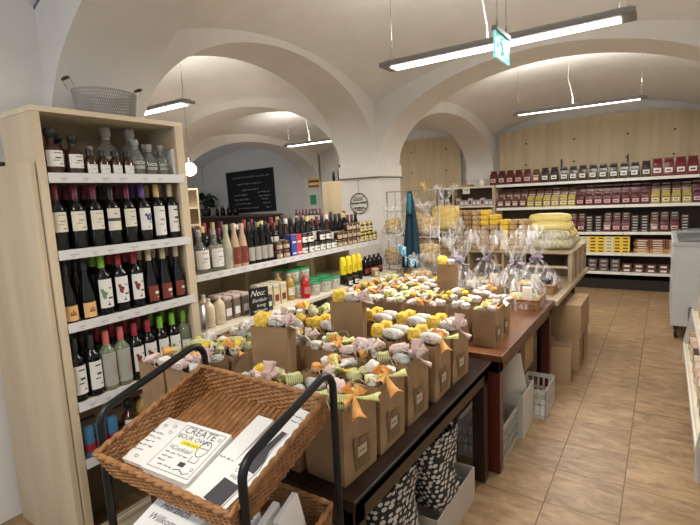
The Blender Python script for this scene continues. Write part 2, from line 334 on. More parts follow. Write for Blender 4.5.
# ================================================================== LAMPS
tube_m = mat('tube_light', (1, .95, .86), .5, emit=9)
alu = mat('lamp_body', (.26, .25, .24), .45, metal=.4)
def tube_lamp(xa, xb, y, z, label, power, up, wirez, slim=False):
    L = xb - xa; c = (xa + xb) / 2; w = .038 if slim else .085
    body = MB(); body.box(-L / 2, L / 2, -w, w, .0, .03); body.box(-L / 2 + .02, L / 2 - .02, -w * .6, w * .6, .03, .045)
    dif = MB(); dif.box(-L / 2 + .07, L / 2 - .07, -w * .58, w * .58, -.006, .001)
    cap_ = MB()
    wires = []
    for sx in (-1, 1):
        wr = MB(); x = sx * (L / 2 - .06); a = z + wirez; wr.tube([(x, 0, .14), (x, 0, wirez)], .0022, 5); wr.tube([(x - .03, 0, .03), (x, 0, .14), (x + .03, 0, .03)], .002, 4)
        wr.lathe([(.004, 0), (.006, .01), (.004, .04)], 8, (x, 0, .14)); wires.append(('suspension_wire', wr.mesh('wire', steel)))
    fl = MB(); fl.tube([(-L * .02, 0, .03), (-L * .025, .01, .14), (-L * .06, .0, wirez * .6), (-L * .05, 0, wirez + .03)], .004, 6)
    o = make('pendant_lamp', [('housing', body.mesh('housing', alu, bevel=.004)), ('diffuser', dif.mesh('diffuser', tube_m))] + wires + [('power_cord', fl.mesh('cord', paper))], (c, y, z), label, 'lamp', 'long tube lamps under the vaults')
    a1 = area('lamp_light', (c, y, z - .02), L - .2, w, power, WARM); a2 = area('lamp_uplight', (c, y, z + .07), L - .2, w, up, WARM, (PI, 0, 0))
    for a in (a1, a2): a.parent = o; a.location = (0, 0, -.012 if a is a1 else .06)
    return o
tube_lamp(-1.66, -.155, 3.05, 2.518, 'long grey tube lamp hanging nearest over the gift bag tables', 60, 15, .74)
tube_lamp(-1.70, -.20, 6.6, 2.61, 'slim tube lamp hanging before the wood-panelled back wall', 58, 18, .60, True)
tube_lamp(-5.20, -3.77, 3.05, 2.60, 'tube lamp in the left aisle, half hidden behind the wine cabinet', 40, 20, .60)
tube_lamp(-5.80, -4.68, 6.8, 2.62, 'tube lamp farther back in the aisle, seen beside the pillar', 34, 18, .62)
tube_lamp(-1.66, -.155, -.5, 2.518, 'added long grey tube lamp, unseen behind the camera, brightening the left wall', 40, 22, .66)  # lamp body and light added out of view to brighten the left wall
# exit sign
gs = mat('exit_green', (.01, .42, .36), .3, emit=.55); gw = mat('exit_white', (.30, .9, .85), .3, emit=.6)
p = MB(); p.box(-.135, .135, -.004, .004, -.145, 0)
edge = MB(); edge.box(-.138, .138, -.006, .006, -.149, -.143); edge.box(-.138, -.132, -.006, .006, -.149, 0); edge.box(.132, .138, -.006, .006, -.149, 0)
pic = MB()
for sd in (-1, 1):
    X = Matrix.Translation((0, sd * .0045, -.072)) @ Matrix.Rotation(R(90), 4, 'X') @ Matrix.Scale(-sd, 4, (1, 0, 0))
    pic.add([(.03, -.05, 0), (.10, -.05, 0), (.10, .05, 0), (.03, .05, 0), (.038, -.05, 0), (.092, -.05, 0), (.092, .042, 0), (.038, .042, 0)], [(0, 4, 7, 3), (3, 7, 6, 2), (2, 6, 5, 1)], X=X)
    pic.tube([(-.03, .028, 0), (-.01, .005, 0), (.0, -.018, 0), (-.02, -.045, 0)], .007, 5, X=X); pic.tube([(-.01, .003, 0), (.018, -.02, 0), (.028, -.045, 0)], .006, 5, X=X)
    pic.tube([(-.048, .008, 0), (-.03, .027, 0), (-.005, .022, 0), (.012, .004, 0)], .005, 5, X=X); pic.ball((-.022, .042, 0), .009, 8, 6, X=X)
    pic.tube([(-.11, 0, 0), (-.062, 0, 0)], .005, 5, X=X); pic.tube([(-.09, .018, 0), (-.112, 0, 0), (-.09, -.018, 0)], .005, 5, X=X)
rail = MB(); rail.box(-.14, .14, -.014, .014, 0, .028)
w1 = MB(); w1.tube([(-.09, 0, .028), (-.09, 0, .8)], .002, 5); w1.lathe([(.005, 0), (.007, .02), (.003, .05)], 8, (-.09, 0, .03))
w2 = MB(); w2.tube([(.09, 0, .028), (.09, 0, .8)], .002, 5); w2.lathe([(.005, 0), (.007, .02), (.003, .05)], 8, (.09, 0, .03))
make('exit_sign', [('panel', p.mesh('panel', gs), [('lit_edge', edge.mesh('edge', gw)), ('pictogram', pic.mesh('pic', gw))]), ('rail', rail.mesh('rail', alu)), ('suspension_wire', w1.mesh('w', steel)), ('suspension_wire', w2.mesh('w', steel))],
     (-.705, 2.52, 2.41), 'glowing green exit sign with running figure, hung before the nearest lamp', 'sign', rz=R(89), sc=(.82, 1, .80))
g = MB(); g.ball((0, 0, 0), .085, 20, 12)
gc = MB(); gc.lathe([(.03, .075), (.035, .11), (.02, .15)], 12); gc.tube([(0, 0, .14), (0, 0, 1.12)], .004, 5)
o = make('globe_lamp', [('globe', g.mesh('globe', mat('globe_glow', (1, .88, .66), .4, emit=4.5))), ('fitting', gc.mesh('fit', steel))], (-5.03, 4.0, 2.10), 'round glowing globe lamp beside the right edge of the wine cabinet', 'lamp')
pl = bpy.data.lights.new('globe_light', 'POINT'); pl.energy = 14; pl.color = WARM; pl.shadow_soft_size = .13; po = bpy.data.objects.new('globe_light', pl); COL.objects.link(po); po.parent = o; po.location = (0, 0, -.16)
# ================================================================== BOTTLES
def bottle_parts(glass, cap, label, style='bordeaux', lab=(.35, .66), mark=None, cap2=None, labarc=62):
    """local origin at the foot, label towards +X"""
    st = dict(bordeaux=([(.030, 0), (.0365, .004), (.0375, .012), (.0375, .185), (.034, .205), (.020, .222), (.0145, .236), (.0138, .290), (.0155, .292), (.0155, .300)], .30, .236),
              slim=([(.029, 0), (.0345, .004), (.0355, .012), (.0355, .108), (.031, .14), (.022, .18), (.0150, .22), (.0135, .288), (.0150, .290), (.0150, .296)], .296, .236),
              spirit=([(.034, 0), (.040, .004), (.041, .012), (.041, .095), (.036, .118), (.017, .135), (.0145, .150), (.0145, .165)], .165, .150),
              small=([(.022, 0), (.0265, .003), (.027, .008), (.027, .060), (.023, .074), (.012, .085), (.011, .10)], .10, .088),
              round=([(.030, 0), (.046, .006), (.050, .03), (.050, .10), (.043, .14), (.022, .165), (.0145, .185), (.0138, .235), (.016, .245)], .245, .215),
              jug=([(.030, 0), (.040, .004), (.041, .012), (.041, .13), (.036, .155), (.018, .172), (.0145, .185), (.0145, .20)], .20, .186),
              taper=([(.026, 0), (.031, .004), (.032, .012), (.030, .13), (.022, .18), (.0145, .215), (.0135, .262), (.0155, .27)], .27, .235))[style]
    prof, H, cz = st
    g = MB(); g.lathe(prof, 14)
    parts = []
    subs = []
    if label:
        za, zb = lab[0] * H, lab[1] * H
        def rad(z):
            for (r0, z0), (r1, z1) in zip(prof, prof[1:]):
                if z0 <= z <= z1 and z1 > z0: return r0 + (r1 - r0) * (z - z0) / (z1 - z0)
            return prof[-1][0]
        l = MB(); rr = min(rad(za), rad(zb)); rr = max(rad(za), rad(zb), rr) + .0006
        def patch(a0, a1, z0, z1, off, k):
            l.k = k; l.grid(lambda u, v: ((rr + off) * math.cos(a0 + (a1 - a0) * u), (rr + off) * math.sin(a0 + (a1 - a0) * u), z0 + (z1 - z0) * v), 6, 1)
        A = R(labarc); patch(-A, A, za, zb, 0, 0)
        h = zb - za; q = mark or 'lines'
        if q == 'lines':
            patch(-.4, .4, zb - h * .18, zb - h * .13, .0004, 2); patch(-.3, .35, za + h * .5, za + h * .58, .0004, 2); patch(-.5, .1, za + h * .36, za + h * .40, .0004, 2); patch(.05, .5, za + h * .14, za + h * .18, .0004, 1)
        if q == 'band': patch(-A, A, za + h * .42, za + h * .56, .0004, 1); patch(-.3, .2, za + h * .72, za + h * .8, .0004, 2)
        if q in ('grape', 'bunch', 'leaf', 'branch'):
            k = 1; cx_, cz_ = (.15, .58) if q == 'grape' else (-.42, .55) if q == 'bunch' else (-.5, .5)
            rg = random.Random(3)
            for i in range(9 if q == 'grape' else 6):
                a = cx_ + rg.uniform(-.45, .45) * (1 if q == 'grape' else .45); zz = za + h * (cz_ + rg.uniform(-.14, .16)); patch(a - .16, a + .16, zz - h * .06, zz + h * .06, .0004 + .0001 * i, 1)
            patch(-.05, .65, za + h * .30, za + h * .36, .0004, 2); patch(.1, .5, za + h * .66, za + h * .70, .0004, 2); patch(-.2, .15, za + h * .08, za + h * .13, .0005, 2); patch(-.06, .02, za + h * .13, za + h * .22, .0005, 2)
        if q == 'crest':
            for a in (-.25, 0, .25): patch(a - .07, a + .07, za + h * .42, za + h * (.72 - abs(a) * .5), .0004, 1)
            patch(-.4, .4, za + h * .36, za + h * .44, .0005, 1)
        if q == 'script': patch(-.2, .6, za + h * .45, za + h * .62, .0004, 1); patch(.1, .5, za + h * .2, za + h * .26, .0004, 1)
        if q == 'floral':
            rg = random.Random(5)
            for i in range(8): a = rg.uniform(.0, .8); zz = za + h * rg.uniform(.2, .7); patch(a - .09, a + .09, zz - h * .04, zz + h * .04, .0004 + i * .0001, 1)
        subs.append(('label', l.mesh('label', label)))
    parts.append(('bottle_glass', g.mesh('bottle', glass)))
    parts += subs
    if cap:
        c = MB(); r = .0155 if style in ('bordeaux', 'slim', 'round', 'taper', 'jug', 'spirit') else .0135
        if style == 'spirit': c.lathe([(.0165, .150), (.0165, .163), (.021, .164), (.021, .192), (.018, .196)], 12)
        elif style == 'small': c.lathe([(.016, .088), (.0165, .112), (.015, .114)], 12)
        else: c.lathe([(r, cz), (r + .0004, H + .002), (r - .002, H + .004)], 12)
        parts.append(('cap', c.mesh('cap', cap)))
    return parts
def labm(base, a, b=ink): return [base, a, b]
BT = {}
def BP(key, *a, **k):
    BT[key] = bottle_parts(*a, **k)
BP('red_cream', glass_dark, cm('wine'), labm(lab_c, ink, grey_ink), lab=(.30, .60))
BP('red_band', glass_dark, cm('black'), labm(lab_c, ink, grey_ink), lab=(.26, .62), mark='band')
BP('red_grape', glass_dark, cm('purple'), labm(lab_w, grape, grey_ink), lab=(.22, .60), mark='grape')
BP('tall_pale', glass_dark, cm('gold'), labm(lab_w, grey_ink, grey_ink), lab=(.10, .62))
BP('tall_pale2', glass_dark, cm('beige'), labm(lab_w, grey_ink, ink), lab=(.14, .62))
BP('slim_orange', glass_dark, cm('black'), labm(lab_o, maroon_ink, ink), 'slim', lab=(.04, .28), mark='crest')
BP('red_green', glass_dark, cm('green'), labm(lab_w, green_ink, ink), lab=(.13, .60), mark='branch')
BP('red_red', glass_dark, cm('red'), labm(lab_w, maroon_ink, ink), lab=(.16, .60), mark='bunch')
BP('slim_brown', glass_dark, cm('beige'), labm(lab_r, lab_w, lab_pink), 'slim', lab=(.06, .34), mark='script')
BP('red_white', glass_dark, cm('black'), labm(lab_w, maroon_ink, ink), lab=(.12, .58), mark='lines')
BP('clear_pink', glass_green, cm('pink'), labm(lab_g, lab_pink, ink), lab=(.08, .64), mark='floral', labarc=75)
BP('clear_green', glass_green, cm('green'), labm(lab_w, green_ink, ink), lab=(.06, .45), mark='leaf')
BP('spirit_brown', glass_brown, cm('black'), labm(lab_w, ink, ink), 'spirit', lab=(.22, .62))
BP('small_brown', glass_brown, cm('black'), labm(lab_w, ink, grey_ink), 'small', lab=(.12, .50))
BP('small_clear', glass_clear, mat('clear_stopper', (.35, .35, .33), .15), labm(lab_g, ink, ink), 'spirit', lab=(.25, .50), mark='band')
BP('oil_dark', glass_dark, cm('black'), labm(lab_g, lab_pink, ink), 'taper', lab=(.10, .45), mark='floral')
BP('oil_cream', glass_dark, cm('black'), labm(lab_c, maroon_ink, ink), 'taper', lab=(.10, .45), mark='crest')
BP('round_clear', glass_clear, mat('clear_stopper', (.35, .35, .33), .15), labm(lab_w, grey_ink, grey_ink), 'round', lab=(.12, .56))
BP('pale_green', glass_pale, glass_pale, labm(lab_g, maroon_ink, ink), 'taper', lab=(.08, .48), mark='floral')
BP('pale_rose', glass_rose, glass_rose, labm(lab_r, lab_pink, ink), 'taper', lab=(.08, .48), mark='floral')
BP('white_top', glass_brown, cm('white'), labm(lab_c, ink, ink), 'taper', lab=(.1, .5))
BP('yellow_top', glass_dark, mat('foil_yellow', (.7, .6, .25), .5), labm(lab_c, ink, ink), 'taper', lab=(.1, .5))
BP('cream_liqueur', mat('cream_liquid', (.72, .62, .44), .2, spec=.6), mat('clip_stopper', (.6, .6, .58), .3), labm(mat('label_lace', (.62, .52, .38), .6), maroon_ink, ink), 'jug', lab=(.06, .34), mark='floral')
BP('red_syrup', mat('red_liquid', (.45, .012, .02), .08, spec=.7), cm('pink'), labm(lab_pink, lab_r, ink), 'jug', lab=(.2, .5))
BP('honey_bottle', mat('amber_liquid', (.42, .26, .06), .08, spec=.7), cm('beige'), labm(lab_c, maroon_ink, ink), 'jug', lab=(.2, .5))
BP('black_jug', glass_dark, cm('black'), labm(lab_r, ink, ink), 'jug', lab=(.15, .4))
# ================================================================== WINE CABINET (left)
CX = -2.25; CB = -2.56; CY0, CY1 = 1.0, 1.76
SH = [1.81, 1.466, 1.13, .75, .465]       # board tops
parts = []
m_ = MB(); m_.box(CB, CX, CY0, CY0 + .028, 0, 2.08); parts.append(('side_panel', m_.mesh('side', pine_side, bevel=.002)))
m_ = MB(); m_.box(CB, CX, CY1 - .028, CY1, 0, 2.08); parts.append(('side_panel', m_.mesh('side', pine, bevel=.002)))
m_ = MB(); m_.box(CX - .02, CX + .003, CY1 - .05, CY1 + .001, 0, 2.079); m_.box(CX - .02, CX + .003, CY0 - .001, CY0 + .032, 0, 2.079); parts.append(('front_stile', m_.mesh('stile', pine, bevel=.001)))
m_ = MB(); m_.box(CB, CX + .001, CY0 - .002, CY1 + .002, 2.08, 2.105); parts.append(('top_panel', m_.mesh('top', pine_y, bevel=.002)))
m_ = MB(); m_.box(CB, CB + .01, CY0 + .028, CY1 - .028, 0, 2.08); parts.append(('back_panel', m_.mesh('back', mat('cabinet_back', (.24, .19, .12), .7))))
for z in SH:
    m_ = MB(); m_.box(CB + .01, CX - .006, CY0 + .028, CY1 - .028, z - .022, z); sh = m_.mesh('shelf', pine_y)
    s2 = MB(); s2.box(CX + .0035, CX + .010, CY0 + .034, CY1 - .020, z - .034, z + .010)
    tk = s2; tk.k = 1; rg = random.Random(int(z * 99))
    for i in range(6):
        y = CY0 + .07 + i * .10 + rg.uniform(-.015, .015); tk.box(CX + .0101, CX + .0106, y, y + rg.uniform(.025, .045), z - .016, z - .012); tk.box(CX + .0101, CX + .0106, y + .005, y + .02, z - .025, z - .022)
    parts.append(('shelf', sh, [('price_rail', s2.mesh('rail', [white_strip, grey_ink]))]))
m_ = MB(); m_.box(CX - .03, CX - .01, CY0 + .03, CY1 - .03, 0, .10); m_.box(CX - .02, CX, CY0 + .03, CY1 - .03, .08, .10); parts.append(('plinth', m_.mesh('plinth', pine_y)))
make('wine_cabinet', parts, (0, 0, 0), 'tall pale pine cabinet of wine shelves at the left edge', 'cabinet')
m_ = MB(); m_.box(-2.88, CX - .01, CY0 - .035, CY0 - .006, 0, 1.865)
make('leaning_board', m_.mesh('panel', pine_side, bevel=.002), (0, 0, 0), 'pale wooden board standing flat against the near side of the wine cabinet', 'board')
LG = 'wine bottles in the pale cabinet'
SN = ['top shelf', 'second shelf', 'third shelf', 'fourth shelf', 'bottom shelf']
def row(si, seq, ya, yb, x=CX - .055, back=True):
    n = len(seq); zs = SH[si] + .0005
    for i, (k, desc) in enumerate(seq):
        y = ya + (yb - ya) * i / max(1, n - 1)
        make('wine_bottle' if si else 'liqueur_bottle', BT[k], (x, y, zs), '%s, %s from left on the cabinet\'s %s' % (desc, od(i), SN[si]), 'bottle', LG, rz=rnd.uniform(-.1, .1) + .12)
        if back:
            make('wine_bottle', BT[k][:1] + BT[k][2:] if k != 'clear_pink' else BT['red_red'], (x - .105, y + .012, zs), 'hidden bottle behind the %s from left, cabinet\'s %s' % (od(i), SN[si]), 'bottle', LG)
row(1, [('red_cream', 'dark wine bottle with cream label')] * 3 + [('red_band', 'dark wine bottle with banded cream label'), ('red_cream', 'dark wine bottle with cream label'), ('red_grape', 'dark wine bottle with blue grape label'), ('tall_pale', 'gold-capped dark bottle with tall white label'), ('tall_pale2', 'beige-capped dark bottle with tall white label')], 1.076, 1.68)
row(2, [('slim_orange', 'slim dark bottle with low orange label')] * 2 + [('red_green', 'green-capped bottle with white label'), ('red_red', 'red-capped bottle with white label'), ('red_red', 'red-capped bottle with white label')] + [('slim_brown', 'slim bottle with low red-brown label')] * 3, 1.076, 1.68)
row(3, [('red_white', 'dark bottle with plain white label')] * 2 + [('clear_pink', 'clear bottle with pink cap and grey label')] * 2 + [('red_red', 'red-capped bottle with white label')] * 2 + [('red_green', 'green-capped dark bottle with white label')] * 2 + [('clear_green', 'pale green bottle with green cap')], 1.074, 1.688)
z = SH[0] + .0005
for i, (k, y, x, sc, d) in enumerate([('spirit_brown', 1.09, -2.31, 1.08, 'large brown stoppered bottle with white label'), ('spirit_brown', 1.085, -2.43, 1.2, 'large brown bottle standing behind, its label hidden'), ('spirit_brown', 1.185, -2.31, .95, 'brown stoppered bottle with white label'), ('spirit_brown', 1.18, -2.43, 1.05, 'brown bottle with dark stopper in the rear row'),
        ('small_brown', 1.255, -2.30, 1.08, 'small brown bottle with white label'), ('small_brown', 1.318, -2.30, 1.08, 'small brown bottle with white label'), ('small_brown', 1.381, -2.30, 1.08, 'small brown bottle with white label'), ('small_brown', 1.444, -2.30, 1.08, 'small brown bottle with white label'),
        ('small_clear', 1.42, -2.43, 1.3, 'tall clear bottle at the rear'), ('small_clear', 1.555, -2.43, 1.32, 'tall clear bottle at the rear'), ('small_clear', 1.515, -2.33, .98, 'clear round bottle with dark band'), ('small_clear', 1.595, -2.33, .88, 'clear round bottle with dark band'), ('small_clear', 1.668, -2.33, .88, 'clear round bottle with dark band'), ('small_clear', 1.33, -2.43, .8, 'clear round bottle with dark band'), ('small_clear', 1.64, -2.43, .95, 'clear round bottle at the rear'), ('small_clear', 1.70, -2.43, .8, 'clear round bottle at the rear')]):
    make('liqueur_bottle', BT[k], (x, y, z), '%s, %s on top shelf' % (d, od(i)), 'bottle', 'spirit bottles on the cabinet top shelf', sc=sc, rz=.15)
m_ = MB(); m_.box(-2.275, -2.27, 1.695, 1.73, 0, .15); m_.box(-2.39, -2.275, 1.727, 1.73, 0, .15)
make('price_card', m_.mesh('card', paper), (0, 0, z), 'folded white card at the right end of the cabinet top shelf', 'card')
z = SH[4] + .0005
def boxmesh(w, d, h, mts, marks=()):
    b = MB(); b.cbox((0, 0, h / 2), (w, d, h))
    for k, y0, y1, z0, z1 in marks: b.k = k; b.box(w / 2, w / 2 + .0008, y0 * d, y1 * d, z0 * h, z1 * h)
    return b.mesh('carton', mts)
for i in range(6):
    make('liqueur_carton', boxmesh(.10, .135, .105, [card, ink], [(1, -.3, .3, .4, .55)]), (-2.42, 1.12 + (i % 3) * .145, z + .1055 * (i // 3)), 'flat tan carton, %s of the pile on the cabinet\'s lowest shelf' % od(i), 'carton', 'cartons on the lowest shelf')
for i in range(3):
    c = MB(); c.lathe([(.024, 0), (.026, .004), (.026, .09), (.022, .098)], 14); l = MB(); l.lathe([(.0265, .02), (.0265, .045)], 14, cap=False)
    make('drink_can', [('can_body', c.mesh('can', mat('can_blue', (.05, .17, .32), .35))), ('can_band', l.mesh('band', cm('red')))], (-2.29, 1.08 + i * .06, z), 'blue can with red band, %s from left on the lowest cabinet shelf' % od(i), 'can', 'blue cans low in the cabinet', sc=(1, 1, 1.5))
for i in range(4):
    make('liqueur_bottle', BT['honey_bottle' if i % 2 else 'spirit_brown'], (-2.30, 1.30 + .085 * i, z + .0), 'squat %s bottle, %s from the blue cans' % (('brown', 'amber')[i % 2], od(i)), 'bottle', 'squat bottles on the lowest cabinet shelf')
# wire basket on the cabinet
wb = MB(); A, B_, H = .140, .10, .135
P = lambda a, z: ((B_ + .014 * z / H) * math.cos(a), (A + .02 * z / H) * math.sin(a), z)
for i in range(84):
    for sg in (-1, 1): wb.tube([P(2 * PI * i / 84 + sg * t * .33, H * t) for t in (0, .25, .5, .75, 1)], .0024, 3, cap=False)
rim = MB(); rim.tube([P(2 * PI * i / 40, H) for i in range(40)], .003, 6, closed=True)
bt_ = MB(); bt_.tube([P(2 * PI * i / 40, 0) for i in range(40)], .003, 6, closed=True); bt_.lathe([(.001, .001), (.098, .001)], 32, cap=False, fy=1.6)
hs = []
for sg in (-1, 1):
    h = MB(); h.tube([(-.035, sg * .17, H), (-.035, sg * .19, H + .04), (.035, sg * .19, H + .04), (.035, sg * .17, H)], .0022, 5)
    gr = MB(); gr.tube([(-.03, sg * .19, H + .04), (0, sg * .192, H + .042), (.03, sg * .19, H + .04)], [.007, .009, .007], 8)
    hs.append(('handle', h.mesh('h', steel), [('wooden_grip', gr.mesh('g', mat('grip_wood', (.06, .03, .018), .5)))]))
make('wire_basket', [('mesh_side', wb.mesh('w', tin_wire)), ('rim', rim.mesh('r', tin_wire)), ('base', bt_.mesh('b', steel))] + hs, (-2.42, 1.44, 2.106), 'oval silver wire basket with dark grips on top of the wine cabinet', 'basket')
# ================================================================== WALL SHELVES under the left arcade
UX0, UX1 = -3.08, -2.42; UY0, UY1 = 1.80, 4.20; UZ = 1.205; LZ = .88
m_ = MB(); m_.box(UX0, UX1 - .012, UY0, UY1, UZ - .025, UZ); rl = MB(); rl.box(UX1 - .011, UX1, UY0, UY1, UZ - .035, UZ + .008)
tk = rl; tk.k = 1
for i in range(22): y = UY0 + .06 + i * .105; tk.box(UX1 + .0001, UX1 + .0006, y, y + .05, UZ - .012, UZ - .008); tk.box(UX1 + .0001, UX1 + .0006, y + .01, y + .03, UZ - .022, UZ - .019)
lw = MB(); lw.box(UX0, -2.27, 1.79, 4.36, LZ - .035, LZ)
ps = []
for y in (1.80, 2.66, 3.5, 4.15):
    q = MB(); q.box(UX0 + .1, -2.34, y, y + .03, 0, LZ - .035); ps.append(('counter_support', q.mesh('sup', cream)))
    if y > 2: q = MB(); q.box(UX0 + .0, UX0 + .3, y, y + .025, LZ, UZ - .025); ps.append(('shelf_bracket', q.mesh('br', pine)))
bk = MB(); bk.box(UX0 - .02, UX0, 1.8, 4.42, 0, UZ - .03)
make('wall_shelving', [('upper_shelf', m_.mesh('us', pine_y), [('price_rail', rl.mesh('rl', [white_strip, grey_ink]))]), ('counter_board', lw.mesh('lw', cream, bevel=.006)), ('back_board', bk.mesh('bk', pine_back))] + ps, (0, 0, 0), 'long two-level pale shelving between wine cabinet and white pillar', 'shelf')
DG = 'bottles and jars on the long upper shelf'
def up(k, y, x, desc, sc=1, cat='bottle', nm='liqueur_bottle', g=DG, zz=UZ): return make(nm, BT[k], (x, y, zz + .0006), desc, cat, g, sc=sc, rz=rnd.uniform(-.1, .1))
up('tall_pale2', 1.90, -2.48, 'dark bottle with white label, leftmost on the upper shelf', .9)
up('round_clear', 2.0, -2.49, 'round clear bottle, first of two on the upper shelf', 1.12); up('round_clear', 2.118, -2.49, 'round clear bottle, second of two on the upper shelf', 1.12)
up('pale_green', 2.218, -2.48, 'pale green liqueur bottle beside the round clear bottles', 1.1); up('pale_rose', 2.292, -2.48, 'pale pink liqueur bottle, left of the pink pair', 1.1); up('pale_rose', 2.365, -2.48, 'pale pink liqueur bottle, right of the pink pair', 1.1)
for i in range(4): up('oil_dark', 2.435 + i * .064, -2.48, 'slender dark bottle with flower label, %s of the front row' % od(i), 1.02)
rk = ['oil_cream', 'white_top', 'oil_dark', 'red_cream', 'yellow_top', 'oil_dark']
for i in range(30):
    k = rk[(i * 5 + i // 4) % 6]
    up(k, 2.0 + i * .072, -2.63, 'dark bottle in the middle row, %s from left' % od(i) if i < 28 else 'dark bottle at the pillar end of middle row, %s' % ('nearer', 'last')[i - 28], 1.08 if k != 'red_cream' else .9)
for i in range(27): 
    k = ['red_cream', 'yellow_top', 'oil_cream', 'white_top', 'red_red', 'tall_pale'][(i * 7 + i // 3) % 6]
    up(k, 2.05 + i * .079, -2.78, 'bottle in the rear row of the upper shelf, %s from left' % od(i), 1.02, g='rear row bottles of the upper shelf')
# jars
def jar_parts(r, h, lid, content, lab, mark):
    j = MB(); j.lathe([(r * .85, 0), (r, .004), (r, h * .78), (r * .86, h * .84)], 14)
    l = MB(); l.lathe([(r * .92, h * .82), (r * .94, h * .98), (r * .88, h)], 14)
    b = MB(); rr = r + .0006; A = R(58)
    b.grid(lambda u, v: (rr * math.cos(-A + 2 * A * u), rr * math.sin(-A + 2 * A * u), h * (.15 + .5 * v)), 6, 1); b.k = 1
    b.grid(lambda u, v: ((rr + .0004) * math.cos(-.4 + .8 * u), (rr + .0004) * math.sin(-.4 + .8 * u), h * (.36 + .12 * v)), 4, 1)
    return [('jar_glass', j.mesh('jar', content)), ('lid', l.mesh('lid', lid)), ('label', b.mesh('lab', [lab, mark]))]
jam = mat('dark_jam', (.035, .012, .008), .12, spec=.6)
JW = jar_parts(.034, .075, cm('black'), jam, lab_w, ink); JB = jar_parts(.034, .06, mat('lid_brown', (.12, .07, .035), .4), jam, mat('label_tan', (.42, .30, .18), .6), lab_c); JG = jar_parts(.035, .085, mat('lid_gold', (.48, .37, .12), .3, metal=.5), jam, mat('label_gold', (.60, .50, .22), .5), ink)
tin_r = [('tin', boxmesh(.07, .055, .075, [mat('tin_red', (.60, .06, .06), .35), lab_w], [(1, -.35, .35, .25, .4)]))]; tin_b = [('tin', boxmesh(.07, .055, .075, [mat('tin_blue', (.06, .09, .38), .35), lab_w], [(1, -.35, .35, .25, .4)]))]
JL = 'jars on the long upper shelf'
def jar(P_, y, x, lev, h, desc): make('preserve_jar', P_, (x, y, UZ + .0006 + lev * (h * 1.14 + .0005)), desc, 'jar', JL, rz=rnd.uniform(-.15, .15), sc=1.14)
for i in range(4):
    for l in range(2): 
        jar(JB, 2.70 + i * .085, -2.46 + 0 * l, l, .06, 'brown jar in the stack left of tins, %s column, %s layer' % (od(i), ('lower', 'upper')[l])) if i < 2 else None
for c, (tp, cn) in enumerate(((tin_b, 'blue'), (tin_r, 'red'))):
    for l in range(2): make('gift_tin', tp[0][1], (-2.46, 2.862 + c * .0625, UZ + .0006 + l * .087), '%s tin with white band, %s of its pair' % (cn, ('lower', 'upper')[l]), 'tin', 'stacked tins on the upper shelf', sc=(1, 1.12, 1.15))
for i in range(6):
    for l in range(2): jar(JW, 3.01 + i * .083, -2.46, l, .075, 'dark jam jar with white label, %s column, %s layer' % (od(i), ('lower', 'upper')[l])) if not (l and i in (2, 5)) else None
for i in range(5):
    for l in range(2 + (i > 1)): jar(JB, 3.515 + i * .08, -2.46, l, .06, 'low brown-lidded jar right of white-labelled jars, %s column, %s layer' % (od(i), ('lower', 'second', 'top')[l]))
for i in range(4):
    for l in range(2): jar(JG, 3.91 + i * .083, -2.47, l, .085, 'gold-lidded jar near the pillar, %s column, %s layer' % (od(i), ('lower', 'upper')[l])) if i < 3 or l == 0 else None
for i in range(3): jar(JG, 3.92 + i * .09, -2.56, 2, .0855, 'gold-lidded jar on the rear of the pile by the pillar, %s' % od(i)) if 0 else None
# lower counter goods
CG = 'goods on the lower counter'
def lowb(k, y, x, d, sc=1): return make('liqueur_bottle', BT[k], (x, y, LZ + .0006), d, 'bottle', CG, sc=sc)
q = MB(); q.lathe([(.03, 0), (.031, .003), (.031, .17), (.029, .17), (.029, .01)], 16)
make('steel_vase', q.mesh('v', steel), (-2.33, 1.835, LZ + .0006), 'plain steel cylinder at the left end of the lower counter', 'vase')
for i, (y, x) in enumerate(((1.90, -2.50), (1.93, -2.37), (2.015, -2.37), (2.0, -2.5))): lowb('cream_liqueur', y, x, 'cream liqueur bottle with clip stopper, %s of four' % od(i), .9)
q0 = MB()
gb = MB(); gb.cbox((0, 0, .065), (.075, .065, .13)); gl = MB(); gl.cbox((0, 0, .145), (.08, .07, .03)); lb2 = MB(); lb2.box(.0376, .0382, -.022, .022, .03, .08)
GB = [('jar_body', gb.mesh('gb', mat('smoky_jar', (.20, .15, .11), .15, spec=.6), bevel=.01)), ('cloth_cover', gl.mesh('gl', gingham, bevel=.01)), ('label', lb2.mesh('l', lab_w))]
GC = [('jar_body', gb.mesh('gb', mat('pale_carton', (.66, .58, .36), .5), bevel=.002)), ('cloth_cover', gl.mesh('gl', gingham_y, bevel=.008)), ('label', lb2.mesh('l', maroon_ink))]
for i in range(6): make('honey_jar', GB, (-2.42 - .09 * (i % 2), 2.105 + .078 * (i // 2), LZ + .0006), 'square jar with red checked cloth top, %s left of sign' % od(i), 'jar', 'cloth-topped jars left of the sign')
for i in range(6): make('tea_carton', GC, (-2.42 - .09 * (i % 2), 2.50 + .078 * (i // 2), LZ + .0006), 'pale carton with beige checked top, %s right of sign' % od(i), 'carton', 'cloth-topped cartons right of the sign')
make('dark_carton', boxmesh(.05, .06, .11, [ink, lab_c], [(1, -.3, .3, .3, .6)]), (-2.335, 2.42, LZ + .0006), 'small black carton beside the handwritten sign', 'carton')
